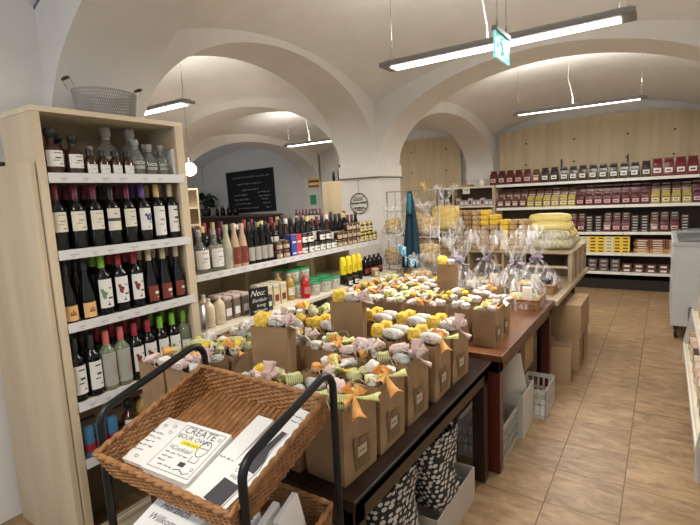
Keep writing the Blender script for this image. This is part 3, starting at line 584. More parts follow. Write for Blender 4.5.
# chalk sign
sb = MB(); sb.box(-.004, .004, -.075, .075, 0, .185); sb.add([(-.004, -.02, .15), (-.004, .02, .15), (-.06, .02, 0), (-.06, -.02, 0), (-.006, -.02, .15), (-.006, .02, .15), (-.062, .02, 0), (-.062, -.02, 0)], [(0, 1, 2, 3), (4, 7, 6, 5), (0, 3, 7, 4), (1, 5, 6, 2)])
sl = MB(); Xs = Matrix.Translation((.0048, 0, 0)) @ Matrix.Rotation(R(90), 4, 'Z') @ Matrix.Rotation(R(90), 4, 'X')
text_into(sl, 'Neu:', .058, Xs @ Matrix.Translation((-.012, .148, 0)), font_shear=.4); text_into(sl, 'Eierlikör', .034, Xs @ Matrix.Translation((0, .098, 0)), font_shear=.4); text_into(sl, 'honig', .032, Xs @ Matrix.Translation((.01, .062, 0)), font_shear=.4); text_into(sl, 'weihnacht', .027, Xs @ Matrix.Translation((0, .026, 0)), font_shear=.4)
chalk = mat('chalk_white', (.85, .84, .80), .9)
make('chalk_sign', [('board', sb.mesh('b', mat('blackboard', (.012, .012, .012), .6))), ('handwriting', sl.mesh('t', chalk))], (-2.31, 2.315, LZ + .0006), 'small black sign with white handwriting on the lower counter', 'sign', rz=R(-14))
lowb('honey_bottle', 2.765, -2.42, 'amber bottle left of the red syrup bottle'); lowb('honey_bottle', 2.755, -2.53, 'amber bottle behind its twin beside the cartons'); lowb('red_syrup', 2.86, -2.34, 'bright red syrup bottle on the lower counter', .92)
tb = MB(); tb.lathe([(.038, 0), (.05, .004), (.055, .085)], 16); tl = MB(); tl.lathe([(.058, .085), (.058, .095), (.05, .098)], 16); tm = MB(); rr = .0535
tm.grid(lambda u, v: ((.049 + .006 * v) * math.cos(-1 + 2 * u), (.049 + .006 * v) * math.sin(-1 + 2 * u), .02 + .05 * v), 6, 1)
TB = [('tub_body', tb.mesh('t', mat('tub_white', (.70, .68, .60), .4))), ('lid', tl.mesh('l', mat('lid_green', (.03, .28, .11), .4))), ('label', tm.mesh('m', pattern_mat('herb_print', 'blotch', (.70, .68, .58), (.30, .22, .12), 60)))]
for i, (y, x, l) in enumerate(((2.90, -2.50, 0), (2.90, -2.50, 1), (2.985, -2.36, 0), (3.03, -2.50, 0), (3.03, -2.50, 1), (3.14, -2.36, 0), (3.27, -2.36, 0), (3.17, -2.50, 0), (3.30, -2.50, 0), (2.90, -2.64, 0), (2.90, -2.64, 1), (3.03, -2.64, 0))):
    make('seasoning_tub', TB, (x, y, LZ + .0006 + l * .108), 'white tub with green lid, %s in the group behind red syrup' % od(i), 'tub', 'green-lidded tubs on the lower counter', sc=1.08)
oy = MB(); oy.lathe([(.024, 0), (.027, .004), (.027, .10), (.027, .18), (.02, .20), (.012, .206)], 14); ob = MB(); ob.lathe([(.0275, .005), (.0275, .075)], 14, cap=False); ot = MB(); ot.grid(lambda u, v: (.0282 * math.cos(-.7 + 1.4 * u), .0282 * math.sin(-.7 + 1.4 * u), .10 + .04 * v), 6, 1)
OY = [('bottle_sleeve', oy.mesh('o', mat('oil_yellow', (.85, .68, .03), .35))), ('dark_base', ob.mesh('b', mat('oil_black', (.015, .015, .015), .3))), ('label', ot.mesh('t', mat('oil_text', (.62, .45, .03), .5)))]
for i in range(4): make('oil_bottle', OY, (-2.37, 3.44 + i * .088, LZ + .0006), 'tall yellow oil bottle with black base, %s of four' % od(i), 'bottle', 'yellow oil bottles on the lower counter', sc=(1.15, 1.15, 1.2))
for i in range(2): make('preserve_jar', JW, (-2.29, 3.41 + .10 * i, LZ + .0006), 'dark jar in front of the yellow oil bottles, %s' % ('left', 'right')[i], 'jar', 'jars by the oil bottles')
for i in range(4): lowb('black_jug', 3.90 + .088 * i, -2.42, 'black rounded bottle near the pillar, %s of four' % od(i), .95)
make('glass_jar', jar_parts(.04, .08, cm('beige'), mat('amber_glass', (.35, .22, .10), .15), lab_c, maroon_ink), (-2.31, 3.90, LZ + .0006), 'squat amber jar in front of the black bottles', 'jar')
bx = boxmesh(.10, .26, .20, [pine_back, ink]); make('wooden_box', bx, (-2.85, 3.45, LZ + .0006), 'plain tan board box at the back of the lower counter', 'box')
# ================================================================== ROOM BEYOND THE AISLE
bb = MB(); bb.box(-.82, .82, -.02, 0, -.52, .52)
fr = MB()
for a in ((-.84, -.82, -.54, .54), (.82, .84, -.54, .54), (-.84, .84, .52, .54), (-.84, .84, -.54, -.52)): fr.box(a[0], a[1], -.035, 0, a[2], a[3])
wr = MB(); Xc = Matrix.Translation((0, -.022, 0)) @ Matrix.Rotation(R(90), 4, 'X')
for i, (x0, x1, y) in enumerate(((-.6, .7, .37), (-.45, .45, .20), (-.3, .3, .04), (-.62, -.1, -.08), (.25, .7, -.04), (-.6, -.05, -.2), (.3, .72, -.14), (-.56, .0, -.31), (.38, .6, -.22), (-.5, .25, -.43), (.42, .7, -.32), (.5, .68, -.43))): scribble(wr, x0, x1, y, .035, .0065, Xc, i)
make('chalkboard', [('board', bb.mesh('b', mat('chalkboard_black', (.012, .012, .013), .75))), ('frame', fr.mesh('f', mat('frame_black', (.02, .018, .015), .5))), ('handwriting', wr.mesh('w', mat('faded_chalk', (.62, .62, .58), .9)))],
     (-8.98, Y4, 1.93), 'large chalkboard covered in faint writing on the far left wall', 'chalkboard', ry=R(-1.2))
# potted plant and cabinet under it
cb = MB(); cb.box(-11.0 + .5, -7.9, 8.35, 8.85, 0, 1.30); ct = MB(); ct.box(-10.55, -7.85, 8.3, 8.9, 1.30, 1.34)
make('sideboard', [('body', cb.mesh('b', dark_wood_v)), ('top', ct.mesh('t', mat('brown_top', (.14, .08, .045), .5)))], (0, 0, 0), 'long dark sideboard under the chalkboard in the far left room', 'cabinet')
pot = MB(); pot.lathe([(.09, 0), (.12, .02), (.14, .2), (.13, .2), (.11, .15)], 16)
lf = MB(); st = MB(); rg = random.Random(4)
for i in range(16):
    a = rg.uniform(0, 6.28); r_ = rg.uniform(.1, .38); h = rg.uniform(.28, .62); c = Vector((r_ * math.cos(a), r_ * math.sin(a) * .7, h))
    st.tube([(0, 0, .15), (c.x * .4, c.y * .4, h * .7), tuple(c)], .006, 4)
    X = Matrix.Translation(c) @ Matrix.Rotation(a, 4, 'Z') @ Matrix.Rotation(rg.uniform(.2, .9), 4, 'Y'); L_ = rg.uniform(.16, .24)
    lf.grid(lambda u, v: (L_ * (u - .1), (v - .5) * L_ * 1.0 * math.sin(PI * min(1, .08 + u * .92)) ** .7, .03 * math.sin(PI * v) - .05 * u * u), 6, 4, X=X)
make('potted_plant', [('pot', pot.mesh('p', mat('dark_pot', (.03, .03, .03), .4))), ('stems', st.mesh('s', mat('stem_green', (.05, .09, .03), .6))), ('foliage', lf.mesh('l', mat('leaf_green', (.012, .045, .018), .35), solid=.003))],
     (-10.25, 8.55, 1.34), 'dark-leaved potted plant left of the chalkboard', 'plant')
for i in range(7):
    b = MB(); b.lathe([(.035, 0), (.045, .01), (.045, .12), (.03, .17), (.012, .2), (.012, .26)], 10)
    make('dark_flask', b.mesh('f', glass_dark), (-9.75 + .12 * i, 8.5 + .05 * (i % 2), 1.34), 'small dark flask under the plant, %s from left' % od(i), 'bottle', 'dark flasks beside the plant')
# small wooden pigeonhole rack next to the wine cabinet
rkm = []
m_ = MB(); m_.box(-.12, .12, 0, .02, 0, 1.86); rkm.append(('back', m_.mesh('b', pine_back)))
for x in (-.12, .10): m_ = MB(); m_.box(x, x + .02, -.25, 0, 0, 1.86); rkm.append(('side', m_.mesh('s', pine)))
for z in (.3, .6, .9, 1.2, 1.38, 1.60, 1.84): m_ = MB(); m_.box(-.10, .10, -.24, 0, z, z + .02); rkm.append(('shelf', m_.mesh('s', pine)))
make('pigeonhole_rack', rkm, (-5.22, 4.1, 0), 'narrow wooden pigeonhole rack beside the right edge of the wine cabinet', 'rack', rz=R(50))
# tall timber box with bottles on top, posters, at the aisle's back
m_ = MB(); m_.box(-5.86, -5.32, 7.9, 8.3, 0, 1.99)
make('tall_timber_box', m_.mesh('t', pine_back, bevel=.003), (0, 0, 0), 'tall plain timber box left of the white pillar, two dark bottles on top', 'cabinet')
for i, (x, s_) in enumerate(((-5.66, .9), (-5.50, 1.4))): make('dark_bottle', BT['slim_brown'][:1] + BT['slim_brown'][2:], (x, 8.05, 1.9905), '%s dark bottle standing on the tall timber box' % ('smaller', 'larger')[i], 'bottle', 'bottles on the timber box', sc=s_)
m_ = MB(); m_.box(-6.25, -5.5, 7.3, 7.7, 0, 1.16)
make('stock_crate', m_.mesh('c', dark_wood_v, bevel=.01), (0, 0, 0), 'low dark stock unit in front of the tall timber box', 'crate')
for i in range(8): make('dark_bottle', BT['red_cream'], (-6.15 + i * .085, 7.38, 1.1606), 'dark bottle on the low stock unit, %s from left' % od(i), 'bottle', 'bottles on the low stock unit', rz=R(-60), sc=1.0)
def plate(w, h, cols, bars, kind, loc, label, cat, rz=0):
    b = MB(); b.box(-w / 2, w / 2, -.01, 0, -h / 2, h / 2)
    for k, x0, x1, z0, z1 in bars: b.k = k; b.box(x0 * w, x1 * w, -.0112, -.01, z0 * h, z1 * h)
    return make(kind, b.mesh(kind, cols), loc, label, cat, rz=rz)
plate(.34, .22, [mat('poster_yellow', (.75, .50, .06), .5), maroon_ink, lab_w], [(1, -.45, .45, .1, .3), (2, -.4, .4, -.15, -.02), (1, -.45, .45, -.4, -.25)], 'poster', (-6.86, Y4 - .06, 2.02), 'yellow and red striped poster on the far white pier', 'poster')
plate(.30, .62, [lab_w, mat('sign_green', (.05, .35, .14), .5), grey_ink], [(1, -.3, .3, -.05, .32), (2, -.3, .3, -.3, -.2)], 'notice', (-6.9, Y4 - .06, 1.55), 'white notice with a green exit symbol below the yellow poster', 'sign')
# ================================================================== ROUND METAL SIGN on the pillar
rg_ = MB(); RR = .115
rg_.tube([(RR * math.cos(2 * PI * i / 40), 0, RR * math.sin(2 * PI * i / 40)) for i in range(40)], .006, 6, closed=True)
sc_ = MB(); Xc = Matrix.Rotation(R(90), 4, 'X')
for y, h, x0, x1, s_ in ((.045, .018, -.075, .075, 1), (.005, .022, -.105, .11, 2), (-.045, .014, -.07, .07, 3), (-.075, .008, -.04, .05, 4)): scribble(sc_, x0, x1, y, h, .0045, Xc, s_)
sc_.tube([(-.108, 0, .0), (.108, 0, .02)], .003, 4); sc_.tube([(-.08, 0, .08), (0, 0, .06), (.08, 0, .08)], .003, 4); sc_.tube([(-.1, 0, -.055), (.1, 0, -.055)], .003, 4)
hg = MB(); hg.tube([(0, 0, RR), (0, 0, .26)], .002, 5); hg.lathe([(.006, 0), (.006, .02)], 8, X=Matrix.Translation((0, .01, .26)) @ Matrix.Rotation(R(90), 4, 'X'))
rust = mat('aged_metal', (.16, .13, .10), .5, metal=.5)
make('round_sign', [('ring', rg_.mesh('r', rust)), ('lettering', sc_.mesh('l', rust)), ('hanger', hg.mesh('h', rust))], (-2.92, Y2 - .012, 1.575), 'round openwork metal sign hanging on the white pillar', 'sign')
hr = MB(); hr.tube([(-3.2, Y2 - .03, 1.855), (-2.62, Y2 - .03, 1.855), (-2.62, Y3, 1.855)], .006, 6)
make('hanging_rail', hr.mesh('h', rust), (0, 0, 0), 'thin dark rail running round the pillar under its moulding', 'rail')
# ================================================================== BACK WALL SHELVES
BY = 8.42; BYB = Y4 - .065; BZ = [1.735, 1.335, .915, .585, .285]
shelf_edge = mat('shelf_edge', (.78, .77, .72), .4)
ps = []
for i, z in enumerate(BZ):
    bays = [(-2.47, -1.49), (-1.49, -.51), (-.51, .47)]
    for j, (a, b) in enumerate(bays):
        if i == 0 and j == 2: b = .70
        q = MB(); q.box(a + .002, b - .002, BY + .012, BYB, z - .03, z - .002); e = MB(); e.box(a + .004, b - .004, BY, BY + .0115, z - .04, z + .004)
        ps.append(('shelf_board', q.mesh('s', cream), [('price_rail', e.mesh('e', shelf_edge))]))
for x in (-2.48, -1.49, -.51, .47): q = MB(); q.box(x - .012, x + .012, BYB - .03, BYB, 0, 2.12 if x > -2 else 1.75); ps.append(('upright', q.mesh('u', mat('dark_upright', (.05, .04, .035), .5))))
q = MB(); q.box(-2.50, -2.485, BY + .0, BYB, 0, 1.735); ps.append(('end_panel', q.mesh('e', pine)))
q = MB(); q.box(-2.47, .6, BYB - .012, BYB - .001, .1, 1.70); ps.append(('back_panel', q.mesh('bk', mat('back_dark', (.06, .045, .035), .7))))
q = MB(); q.box(-2.47, .6, BY + .06, BYB - .02, 0, .16); ps.append(('plinth', q.mesh('pl', mat('plinth_dark', (.02, .016, .012), .6))))
make('wall_shelving', ps, (0, 0, 0), 'wide coffee shelving along the wood-panelled back wall', 'shelf')
ps = []
for a, b, nm in ((1.705, 1.735, 'top_board'), (1.36, 1.385, 'bottom_board'), (.9, .92, 'low_board')): q = MB(); q.box(-3.62, -2.51, BY, 8.85, a, b); ps.append((nm, q.mesh(nm, cream)))
for x in (-3.62, -3.27, -2.53): q = MB(); q.box(x, x + .02, BY + .001, 8.85, 0, 1.705); ps.append(('divider', q.mesh('d', pine)))
q = MB(); q.box(-3.6, -2.51, 8.85, 8.862, 0, 1.70); ps.append(('back_panel', q.mesh('b', mat('back_brown', (.16, .11, .07), .7))))
make('pigeonhole_shelf', ps, (0, 0, 0), 'low compartment shelf continuing left of the coffee shelving', 'shelf')
def pack(w, d, h, body, lab, mark, top=.72):
    """pinched-top foil bag, label on the -Y side"""
    b = MB(); lv = [(0, .97, 1), (.06, 1.02, 1.05), (.45, 1.0, 1.02), (top, .95, .78), (.86, .80, .30), (.90, .84, .12), (1, .90, .08)]
    vs = []
    for t, a, c in lv: vs += [(-w / 2 * a, -d / 2 * c, h * t), (0, -d / 2 * c * 1.06, h * t), (w / 2 * a, -d / 2 * c, h * t), (w / 2 * a, d / 2 * c, h * t), (-w / 2 * a, d / 2 * c, h * t)]
    fs = [(4, 3, 2, 1, 0)]
    for j in range(len(lv) - 1):
        for i in range(5): fs.append((j * 5 + i, j * 5 + (i + 1) % 5, j * 5 + 5 + (i + 1) % 5, j * 5 + 5 + i))
    o = (len(lv) - 1) * 5; fs.append((o, o + 1, o + 2, o + 3, o + 4)); b.add(vs, fs)
    y = -d / 2 * 1.08
    b.k = 1; b.box(-w * .36, w * .36, y - .001, y + .004, h * .20, h * .46); b.k = 2; b.box(-w * .22, w * .22, y - .0018, y, h * .28, h * .36); b.box(-w * .4, w * .4, y + .002 - .004, y + .006, h * .52, h * .56)
    return b.mesh('pack', [body, lab, mark])
foil = lambda n, c: mat(n, c, .25, spec=.7, bump=.3, bscale=30)
maroon = foil('maroon_foil', (.085, .014, .017)); redf = foil('red_foil', (.15, .014, .02)); blackf = foil('black_foil', (.035, .022, .022)); yelf = foil('yellow_foil', (.42, .33, .08)); brn = foil('brown_foil', (.12, .055, .035))
plab = mat('label_rose', (.62, .40, .38), .5)
PK = dict(maroon=pack(.115, .075, .20, maroon, plab, redf), red=pack(.125, .08, .22, redf, lab_w, redf), black=pack(.112, .075, .20, blackf, lab_w, ink), yellow=pack(.11, .07, .19, yelf, lab_c, maroon), brown=pack(.11, .07, .19, brn, plab, lab_w))
NM = dict(maroon='dark maroon foil coffee bag with rose label', red='larger red coffee bag with white label', black='black coffee bag with white label', yellow='yellow coffee bag with cream label', brown='brown coffee bag with rose label')
seq = ['maroon'] * 5 + ['brown'] + ['black'] * 6 + ['black'] * 5 + ['red'] * 6
n = len(seq)
for i, k in enumerate(seq): make('coffee_bag', PK[k], (-2.52 + 3.13 * i / (n - 1), BY + .07 + rnd.uniform(0, .02), BZ[0] + .001), '%s, %s from left on top back shelf' % (NM[k], od(i)), 'coffee bag', 'coffee bags on the top shelf', rz=rnd.uniform(-.12, .12), sc=(1.05, 1.1, 1.22))
seq = ['brown'] * 4 + ['yellow'] * 6 + ['maroon'] * 8 + ['yellow'] * 4 + ['maroon']
n = len(seq)
for i, k in enumerate(seq):
    x = -2.40 + 2.80 * i / (n - 1)
    make('coffee_bag', PK[k], (x, BY + .06, BZ[1] + .001), '%s, %s from left on second back shelf' % (NM[k], od(i)), 'coffee bag', 'coffee bags on the second shelf', rz=rnd.uniform(-.1, .1), sc=1.0)
    make('coffee_bag', PK['brown' if k != 'maroon' else 'maroon'], (x, BY + .20, BZ[1] + .10), 'rear coffee bag raised behind the %s bag, second back shelf' % od(i), 'coffee bag', 'rear coffee bags on the second shelf', rz=rnd.uniform(-.1, .1), sc=1.1)
lift = MB(); lift.box(-2.46, .45, BY + .14, BY + .30, BZ[1] + .001, BZ[1] + .0995); make('riser', lift.mesh('r', brn), (0, 0, 0), 'dark riser carrying the rear coffee bags on the second back shelf', 'shelf')
flat = boxmesh(.10, .13, .038, [brn, lab_w], []); 
def flatpack(col, w=.105, d=.10, h=.042, lab=plab):
    b = MB(); b.cbox((0, 0, h / 2), (w, d, h)); b.k = 1; b.box(-w * .3, w * .3, -d / 2 - .001, -d / 2, h * .25, h * .7); return b.mesh('fp', [col, lab], bevel=0)
FPb = flatpack(brn, lab=lab_g); FPk = flatpack(blackf, lab=lab_g)
for i in range(14):
    x = -1.36 + .125 * i
    if i % 5 in (3, 4):
        for l in range(6): make('coffee_pack', FPk, (x, BY + .075, BZ[2] + .001 + l * .0425), 'flat dark pack, %s up in column %s of third back shelf' % (od(l), od(i)), 'coffee pack', 'flat packs on the third shelf')
    else:
        k = ['brown', 'maroon', 'brown', 'maroon', 'black'][(i * 3) % 5]
        make('coffee_bag', PK[k], (x, BY + .06, BZ[2] + .001), '%s, at column %s of third back shelf' % (NM[k], od(i)), 'coffee bag', 'coffee bags on the third shelf')
        for l in range(7): make('coffee_pack', FPb, (x, BY + .19, BZ[2] + .001 + l * .0425), 'flat pack behind the bag, %s up, column %s, third back shelf' % (od(l), od(i)), 'coffee pack', 'flat packs on the third shelf') if l > 2 or True else None
YB = flatpack(mat('carton_yellow', (.80, .58, .05), .5), .112, .12, .05, brn); YW = flatpack(mat('carton_pale', (.70, .66, .55), .5), .112, .12, .05, yelf)
for i in range(8):
    for l in range(5): make('tea_carton', YB if i % 3 != 2 else YW, (-1.27 + .1135 * i, BY + .08, BZ[3] + .001 + l * .051), '%s carton, %s up in column %s of fourth back shelf' % ('yellow' if i % 3 != 2 else 'white', od(l), od(i)), 'carton', 'cartons on the fourth shelf')
OP = flatpack(mat('orange_pack', (.50, .27, .10), .4), .20, .12, .035, lab_c); OP2 = flatpack(mat('redbrown_pack', (.22, .08, .04), .4), .20, .12, .035, lab_c)
for i in range(4):
    for l in range(6 - (i > 2)): make('biscuit_pack', OP if l < 2 else OP2, (-.26 + .205 * i + rnd.uniform(-.01, .01), BY + .08, BZ[3] + .001 + l * .036), '%s biscuit pack, %s up in pile %s of fourth back shelf' % ('orange' if l < 2 else 'red-brown', od(l), od(i)), 'biscuit pack', 'biscuit piles on the fourth shelf', rz=rnd.uniform(-.04, .04))
GP = flatpack(mat('grey_pack', (.09, .07, .08), .4), .13, .10, .065, lab_g); BP2 = flatpack(brn, .13, .10, .065, lab_w)
for i in range(9):
    for l in range(3 if i < 5 else 2): make('coffee_pack', GP if i < 5 else BP2, (-1.25 + .16 * i, BY + .08, BZ[4] + .001 + l * .066), '%s pack, %s up in column %s of lowest back shelf' % ('grey' if i < 5 else 'brown', od(l), od(i)), 'pack', 'packs on the lowest back shelf')
lil = flatpack(mat('lilac_pack', (.36, .34, .42), .4), .07, .07, .11, lab_w)
lil2 = flatpack(mat('pale_pack', (.55, .50, .45), .4), .07, .07, .14, maroon_ink)
for i in range(9): make('soap_pack', lil if i % 3 else lil2, (-3.17 + .075 * i, BY + .07, 1.386), '%s pack, %s from left in the compartment shelf' % ('lilac' if i % 3 else 'pale', od(i)), 'pack', 'small packs in the compartment shelf')
for i in range(2): make('soap_pack', lil2, (-3.5 + .11 * i, BY + .07, 1.386), 'pale pack in the left compartment, %s one' % ('left', 'right')[i], 'pack', 'packs in the left compartment')
plate(.13, .11, [lab_w, grey_ink], [(1, -.3, .3, 0, .2)], 'price_card', (-3.0, BY - .001, 1.665), 'white price card clipped to the compartment shelf', 'card')
m_ = MB(); m_.box(-3.5, -2.95, BY + .03, BY + .3, 1.736, 1.775); make('flat_parcel', m_.mesh('f', mat('orange_parcel', (.50, .30, .14), .6), bevel=.01), (0, 0, 0), 'long flat brown parcel lying on the compartment shelf', 'parcel')
m_ = MB(); m_.lathe([(.045, 0), (.05, .01), (.05, .09), (.035, .10), (.035, .13)], 14); make('candle_jar', m_.mesh('c', lab_w), (-2.95 + .2, BY + .1, 1.736), 'small white jar on top of the compartment shelf', 'jar')
beech = mat('worn_beech', (.36, .275, .175), .45, col2=(.46, .36, .24), nscale=5, stretch=(1, .2, 1))
# ================================================================== TABLES
def table(x0, x1, y0, y1, z, top, leg, label, planks=0, th=.04, inset=.04, lw=.07):
    t = MB(); 
    if planks:
        w = (x1 - x0) / planks
        for i in range(planks): t.box(x0 + i * w + .002, x0 + (i + 1) * w - .002, y0, y1, z - th, z)
        t.box(x0 + .002, x1 - .002, y0 + .002, y1 - .002, z - th, z - .006)
    else: t.box(x0, x1, y0, y1, z - th, z)
    ps = [('table_top', t.mesh('top', top, bevel=.004))]
    a = MB(); i_ = inset
    a.box(x1 - i_ - .025, x1 - i_, y0 + i_, y1 - i_, z - th - .07, z - th); ps.append(('apron_board', a.mesh('ap', leg)))
    a = MB(); a.box(x0 + i_, x1 - i_ - .026, y0 + i_, y0 + i_ + .025, z - th - .07, z - th); ps.append(('apron_board', a.mesh('ap', leg)))
    for x in (x0 + i_, x1 - i_ - lw):
        for y in (y0 + i_, y1 - i_ - lw):
            l = MB(); l.box(x, x + lw, y, y + lw, 0, z - th); ps.append(('leg', l.mesh('leg', leg, bevel=.004)))
    return make('display_table', ps, (0, 0, 0), label, 'table')
table(-1.95, -.775, 1.125, 2.56, .70, dark_wood, dark_wood_v, 'long dark plank table nearest the trolley, covered with gift bags', planks=8, inset=.02)
table(-2.02, -.725, 2.575, 4.10, .73, red_wood, mat('red_wood_leg', (.055, .012, .009), .3, col2=(.09, .02, .012), nscale=6, stretch=(1, 1, .1)), 'reddish brown table behind the dark plank table, holding bags and gift baskets', inset=.02)
table(-1.78, -.70, 4.11, 6.0, .72, beech, dark_wood_v, 'pale farther table carrying the pasta shelves', inset=.12)
# ================================================================== GIFT BAGS
def bag_parts(w, d, h, lab=True, seed=0):
    rg = random.Random(seed); b = MB(); t = .0015; fl = .004
    def ring(z, g=0, n=0): # 8-gon with gusset crease
        a = w / 2 - g; c = d / 2 - g; k = n * .018
        return [(-a, -c, z), (a, -c, z), (a - k, 0, z), (a, c, z), (-a, c, z), (-a + k, 0, z)]
    lv = [ring(0), ring(h * .25, -.001, .2), ring(h * .6, -.003, .5), ring(h, -fl, .8)]
    inn = [ring(h, -fl + t, .8), ring(h * .55, .0, .5)]
    vs = [p for r_ in lv + inn for p in r_]; fs = [(5, 4, 3, 2, 1, 0)]
    for j in range(len(lv) + len(inn) - 1):
        for i in range(6): fs.append((j * 6 + i, j * 6 + (i + 1) % 6, j * 6 + 6 + (i + 1) % 6, j * 6 + 6 + i))
    o = (len(lv) + len(inn) - 1) * 6; fs.append(tuple(o + i for i in range(6))); b.add(vs, fs)
    parts = [('bag_body', b.mesh('bag', kraft, jitter=.004))]
    for sg in (-1, 1):
        hd = MB(); y = sg * (d / 2 + .001); f = .5 if seed % 2 else -.25
        pts = [(-w * .22, y, h * .93), (-w * .23, y + sg * .006, h * 1.02), (-w * .1, y + sg * .02 * f * 2, h * (1.02 + .16 * abs(f))), (w * .1, y + sg * .02 * f * 2, h * (1.02 + .16 * abs(f))), (w * .23, y + sg * .006, h * 1.02), (w * .22, y, h * .93)]
        hd.tube(pts, .0022, 4); parts.append(('handle', hd.mesh('h', mat('paper_cord', (.50, .38, .26), .8))))
    if lab:
        l = MB(); x = w / 2 + .0028
        l.box(x, x + .001, -d * .12, d * .16, h * .26, h * .40); l.k = 1; l.box(x, x + .0005, -d * .2, d * .25, h * .10, h * .24); l.box(x, x + .0005, -d * .22, -d * .13, h * .24, h * .55); l.box(x, x + .0005, -d * .05, d * .24, h * .42, h * .50); l.box(x, x + .0005, .2 * d, d * .28, h * .24, h * .4)
        l.box(x + .001, x + .0014, -d * .08, d * .1, h * .32, h * .34)
        parts.append(('printed_label', l.mesh('l', [mat('label_dull', (.48, .42, .32), .6), mat('leaf_print', (.19, .115, .055), .7)])))
    return parts
BAGP = [bag_parts(.165, .195, .265, True, s) for s in range(3)]
BAGS = [bag_parts(.125, .165, .215, True, s + 5) for s in range(3)]
# contents
def block(sz, m, sd):
    b = MB(); b.cbox((0, 0, 0), sz); me = b.mesh('block', m, bevel=min(sz) * .28)
    bm = bmesh.new(); bm.from_mesh(me); bmesh.ops.subdivide_edges(bm, edges=bm.edges[:], cuts=2, use_grid_fill=True)
    for v in bm.verts: v.co += noise.noise_vector(v.co * 45 + Vector((sd * 3.1, 0, 0))) * .007
    for f_ in bm.faces: f_.smooth = True
    bm.to_mesh(me); bm.free(); return me
def roll(r_, L_, m, m2, sd):
    b = MB(); pr = [(.004, -L_ * .62), (r_ * .75, -L_ * .60), (r_ * .35, -L_ * .52), (r_, -L_ * .42), (r_, 0), (r_, L_ * .42), (r_ * .35, L_ * .52), (r_ * .75, L_ * .60), (.004, L_ * .62)]
    b.lathe(pr, 14, X=Matrix.Rotation(R(90), 4, 'Y')); b.k = 1
    for i in range(14): a = 2 * PI * i / 14; b.cbox((.014 * math.cos(a), -r_ * .96 , .014 * math.sin(a)), (.006, .005, .003))
    b.cbox((0, -r_ * .99, 0), (.012, .004, .004)); return b.mesh('roll', [m, m2], jitter=.004)
def bow(cols, sd, s=1.0, n=6):
    """knotted ribbon: folded tails leaving a knot"""
    rg = random.Random(sd); out = []
    kn = MB(); kn.ball((0, 0, 0), .014 * s, 8, 6); out.append(('knot', kn.mesh('k', cols[0])))
    for i in range(n):
        b = MB(); a = 2 * PI * i / n + rg.uniform(-.3, .3); L_ = rg.uniform(.055, .10) * s; w_ = rg.uniform(.022, .036) * s; dr = rg.uniform(-.06, .03) * s; ph = rg.uniform(0, 3)
        def fn(u, v):
            W_ = w_ * (.25 + .95 * u) * (1 if u < .85 else 1.1); x = L_ * u; y = (v - .5) * 2 * W_ * .8
            z = dr * u * u + .012 * s * math.sin(u * 5 + ph) + .010 * s * math.sin((v - .5) * 5 + ph)
            return (x, y, z)
        b.grid(fn, 7, 5); X = Matrix.Rotation(a, 4, 'Z') @ Matrix.Rotation(rg.uniform(-.9, .1), 4, 'Y')
        me = b.mesh('tail', cols[i % len(cols)], solid=.0012); me.transform(X); out.append(('ribbon_tail', me))
    return out
def clutter(m, sd, r=.028):
    b = MB(); b.ball((0, 0, 0), r, 12, 8, (1.35, 1, .8)); 
    me = b.mesh('pouch', m); 
    for v in me.vertices: v.co += noise.noise_vector(v.co * 60 + Vector((sd, 0, 0))) * .008
    return me
YB1 = [block((.062, .058, .066), yel, s) for s in range(3)]
RW = [roll(.027, .080, wht, grey_ink, 0), roll(.027, .080, wht, mat('purple_ink', (.30, .18, .32), .6), 1), roll(.027, .080, pnk, lab_w, 2)]
PG = [roll(.024, .075, grn, lab_w, 1), block((.06, .045, .04), grn, 2), block((.05, .045, .042), yel, 3), roll(.022, .07, gry, lab_w, 4), block((.052, .045, .04), wht, 5), roll(.022, .07, pnk, lab_w, 6), block((.045, .04, .03), org, 7)]
BOW = dict(orange=bow([org, gyl, org], 1, .85), pink=bow([ppk, ppk, ppk], 2, .8), yellow=bow([gyl, yel, wht], 3, .8), white=bow([wht, ppk, wht], 4, .75), small=bow([org, wht, yel], 5, .7, 5))
DN = ['yellow printed block', 'white wrapped roll', 'pink wrapped roll', 'green striped pouch', 'yellow pouch', 'grey pouch', 'white pouch', 'pink pouch', 'orange pouch']
PN = ['green striped', 'large green striped', 'yellow', 'grey', 'white', 'pink dotted', 'orange']
BGN = 'wrapped sweets in the gift bags'
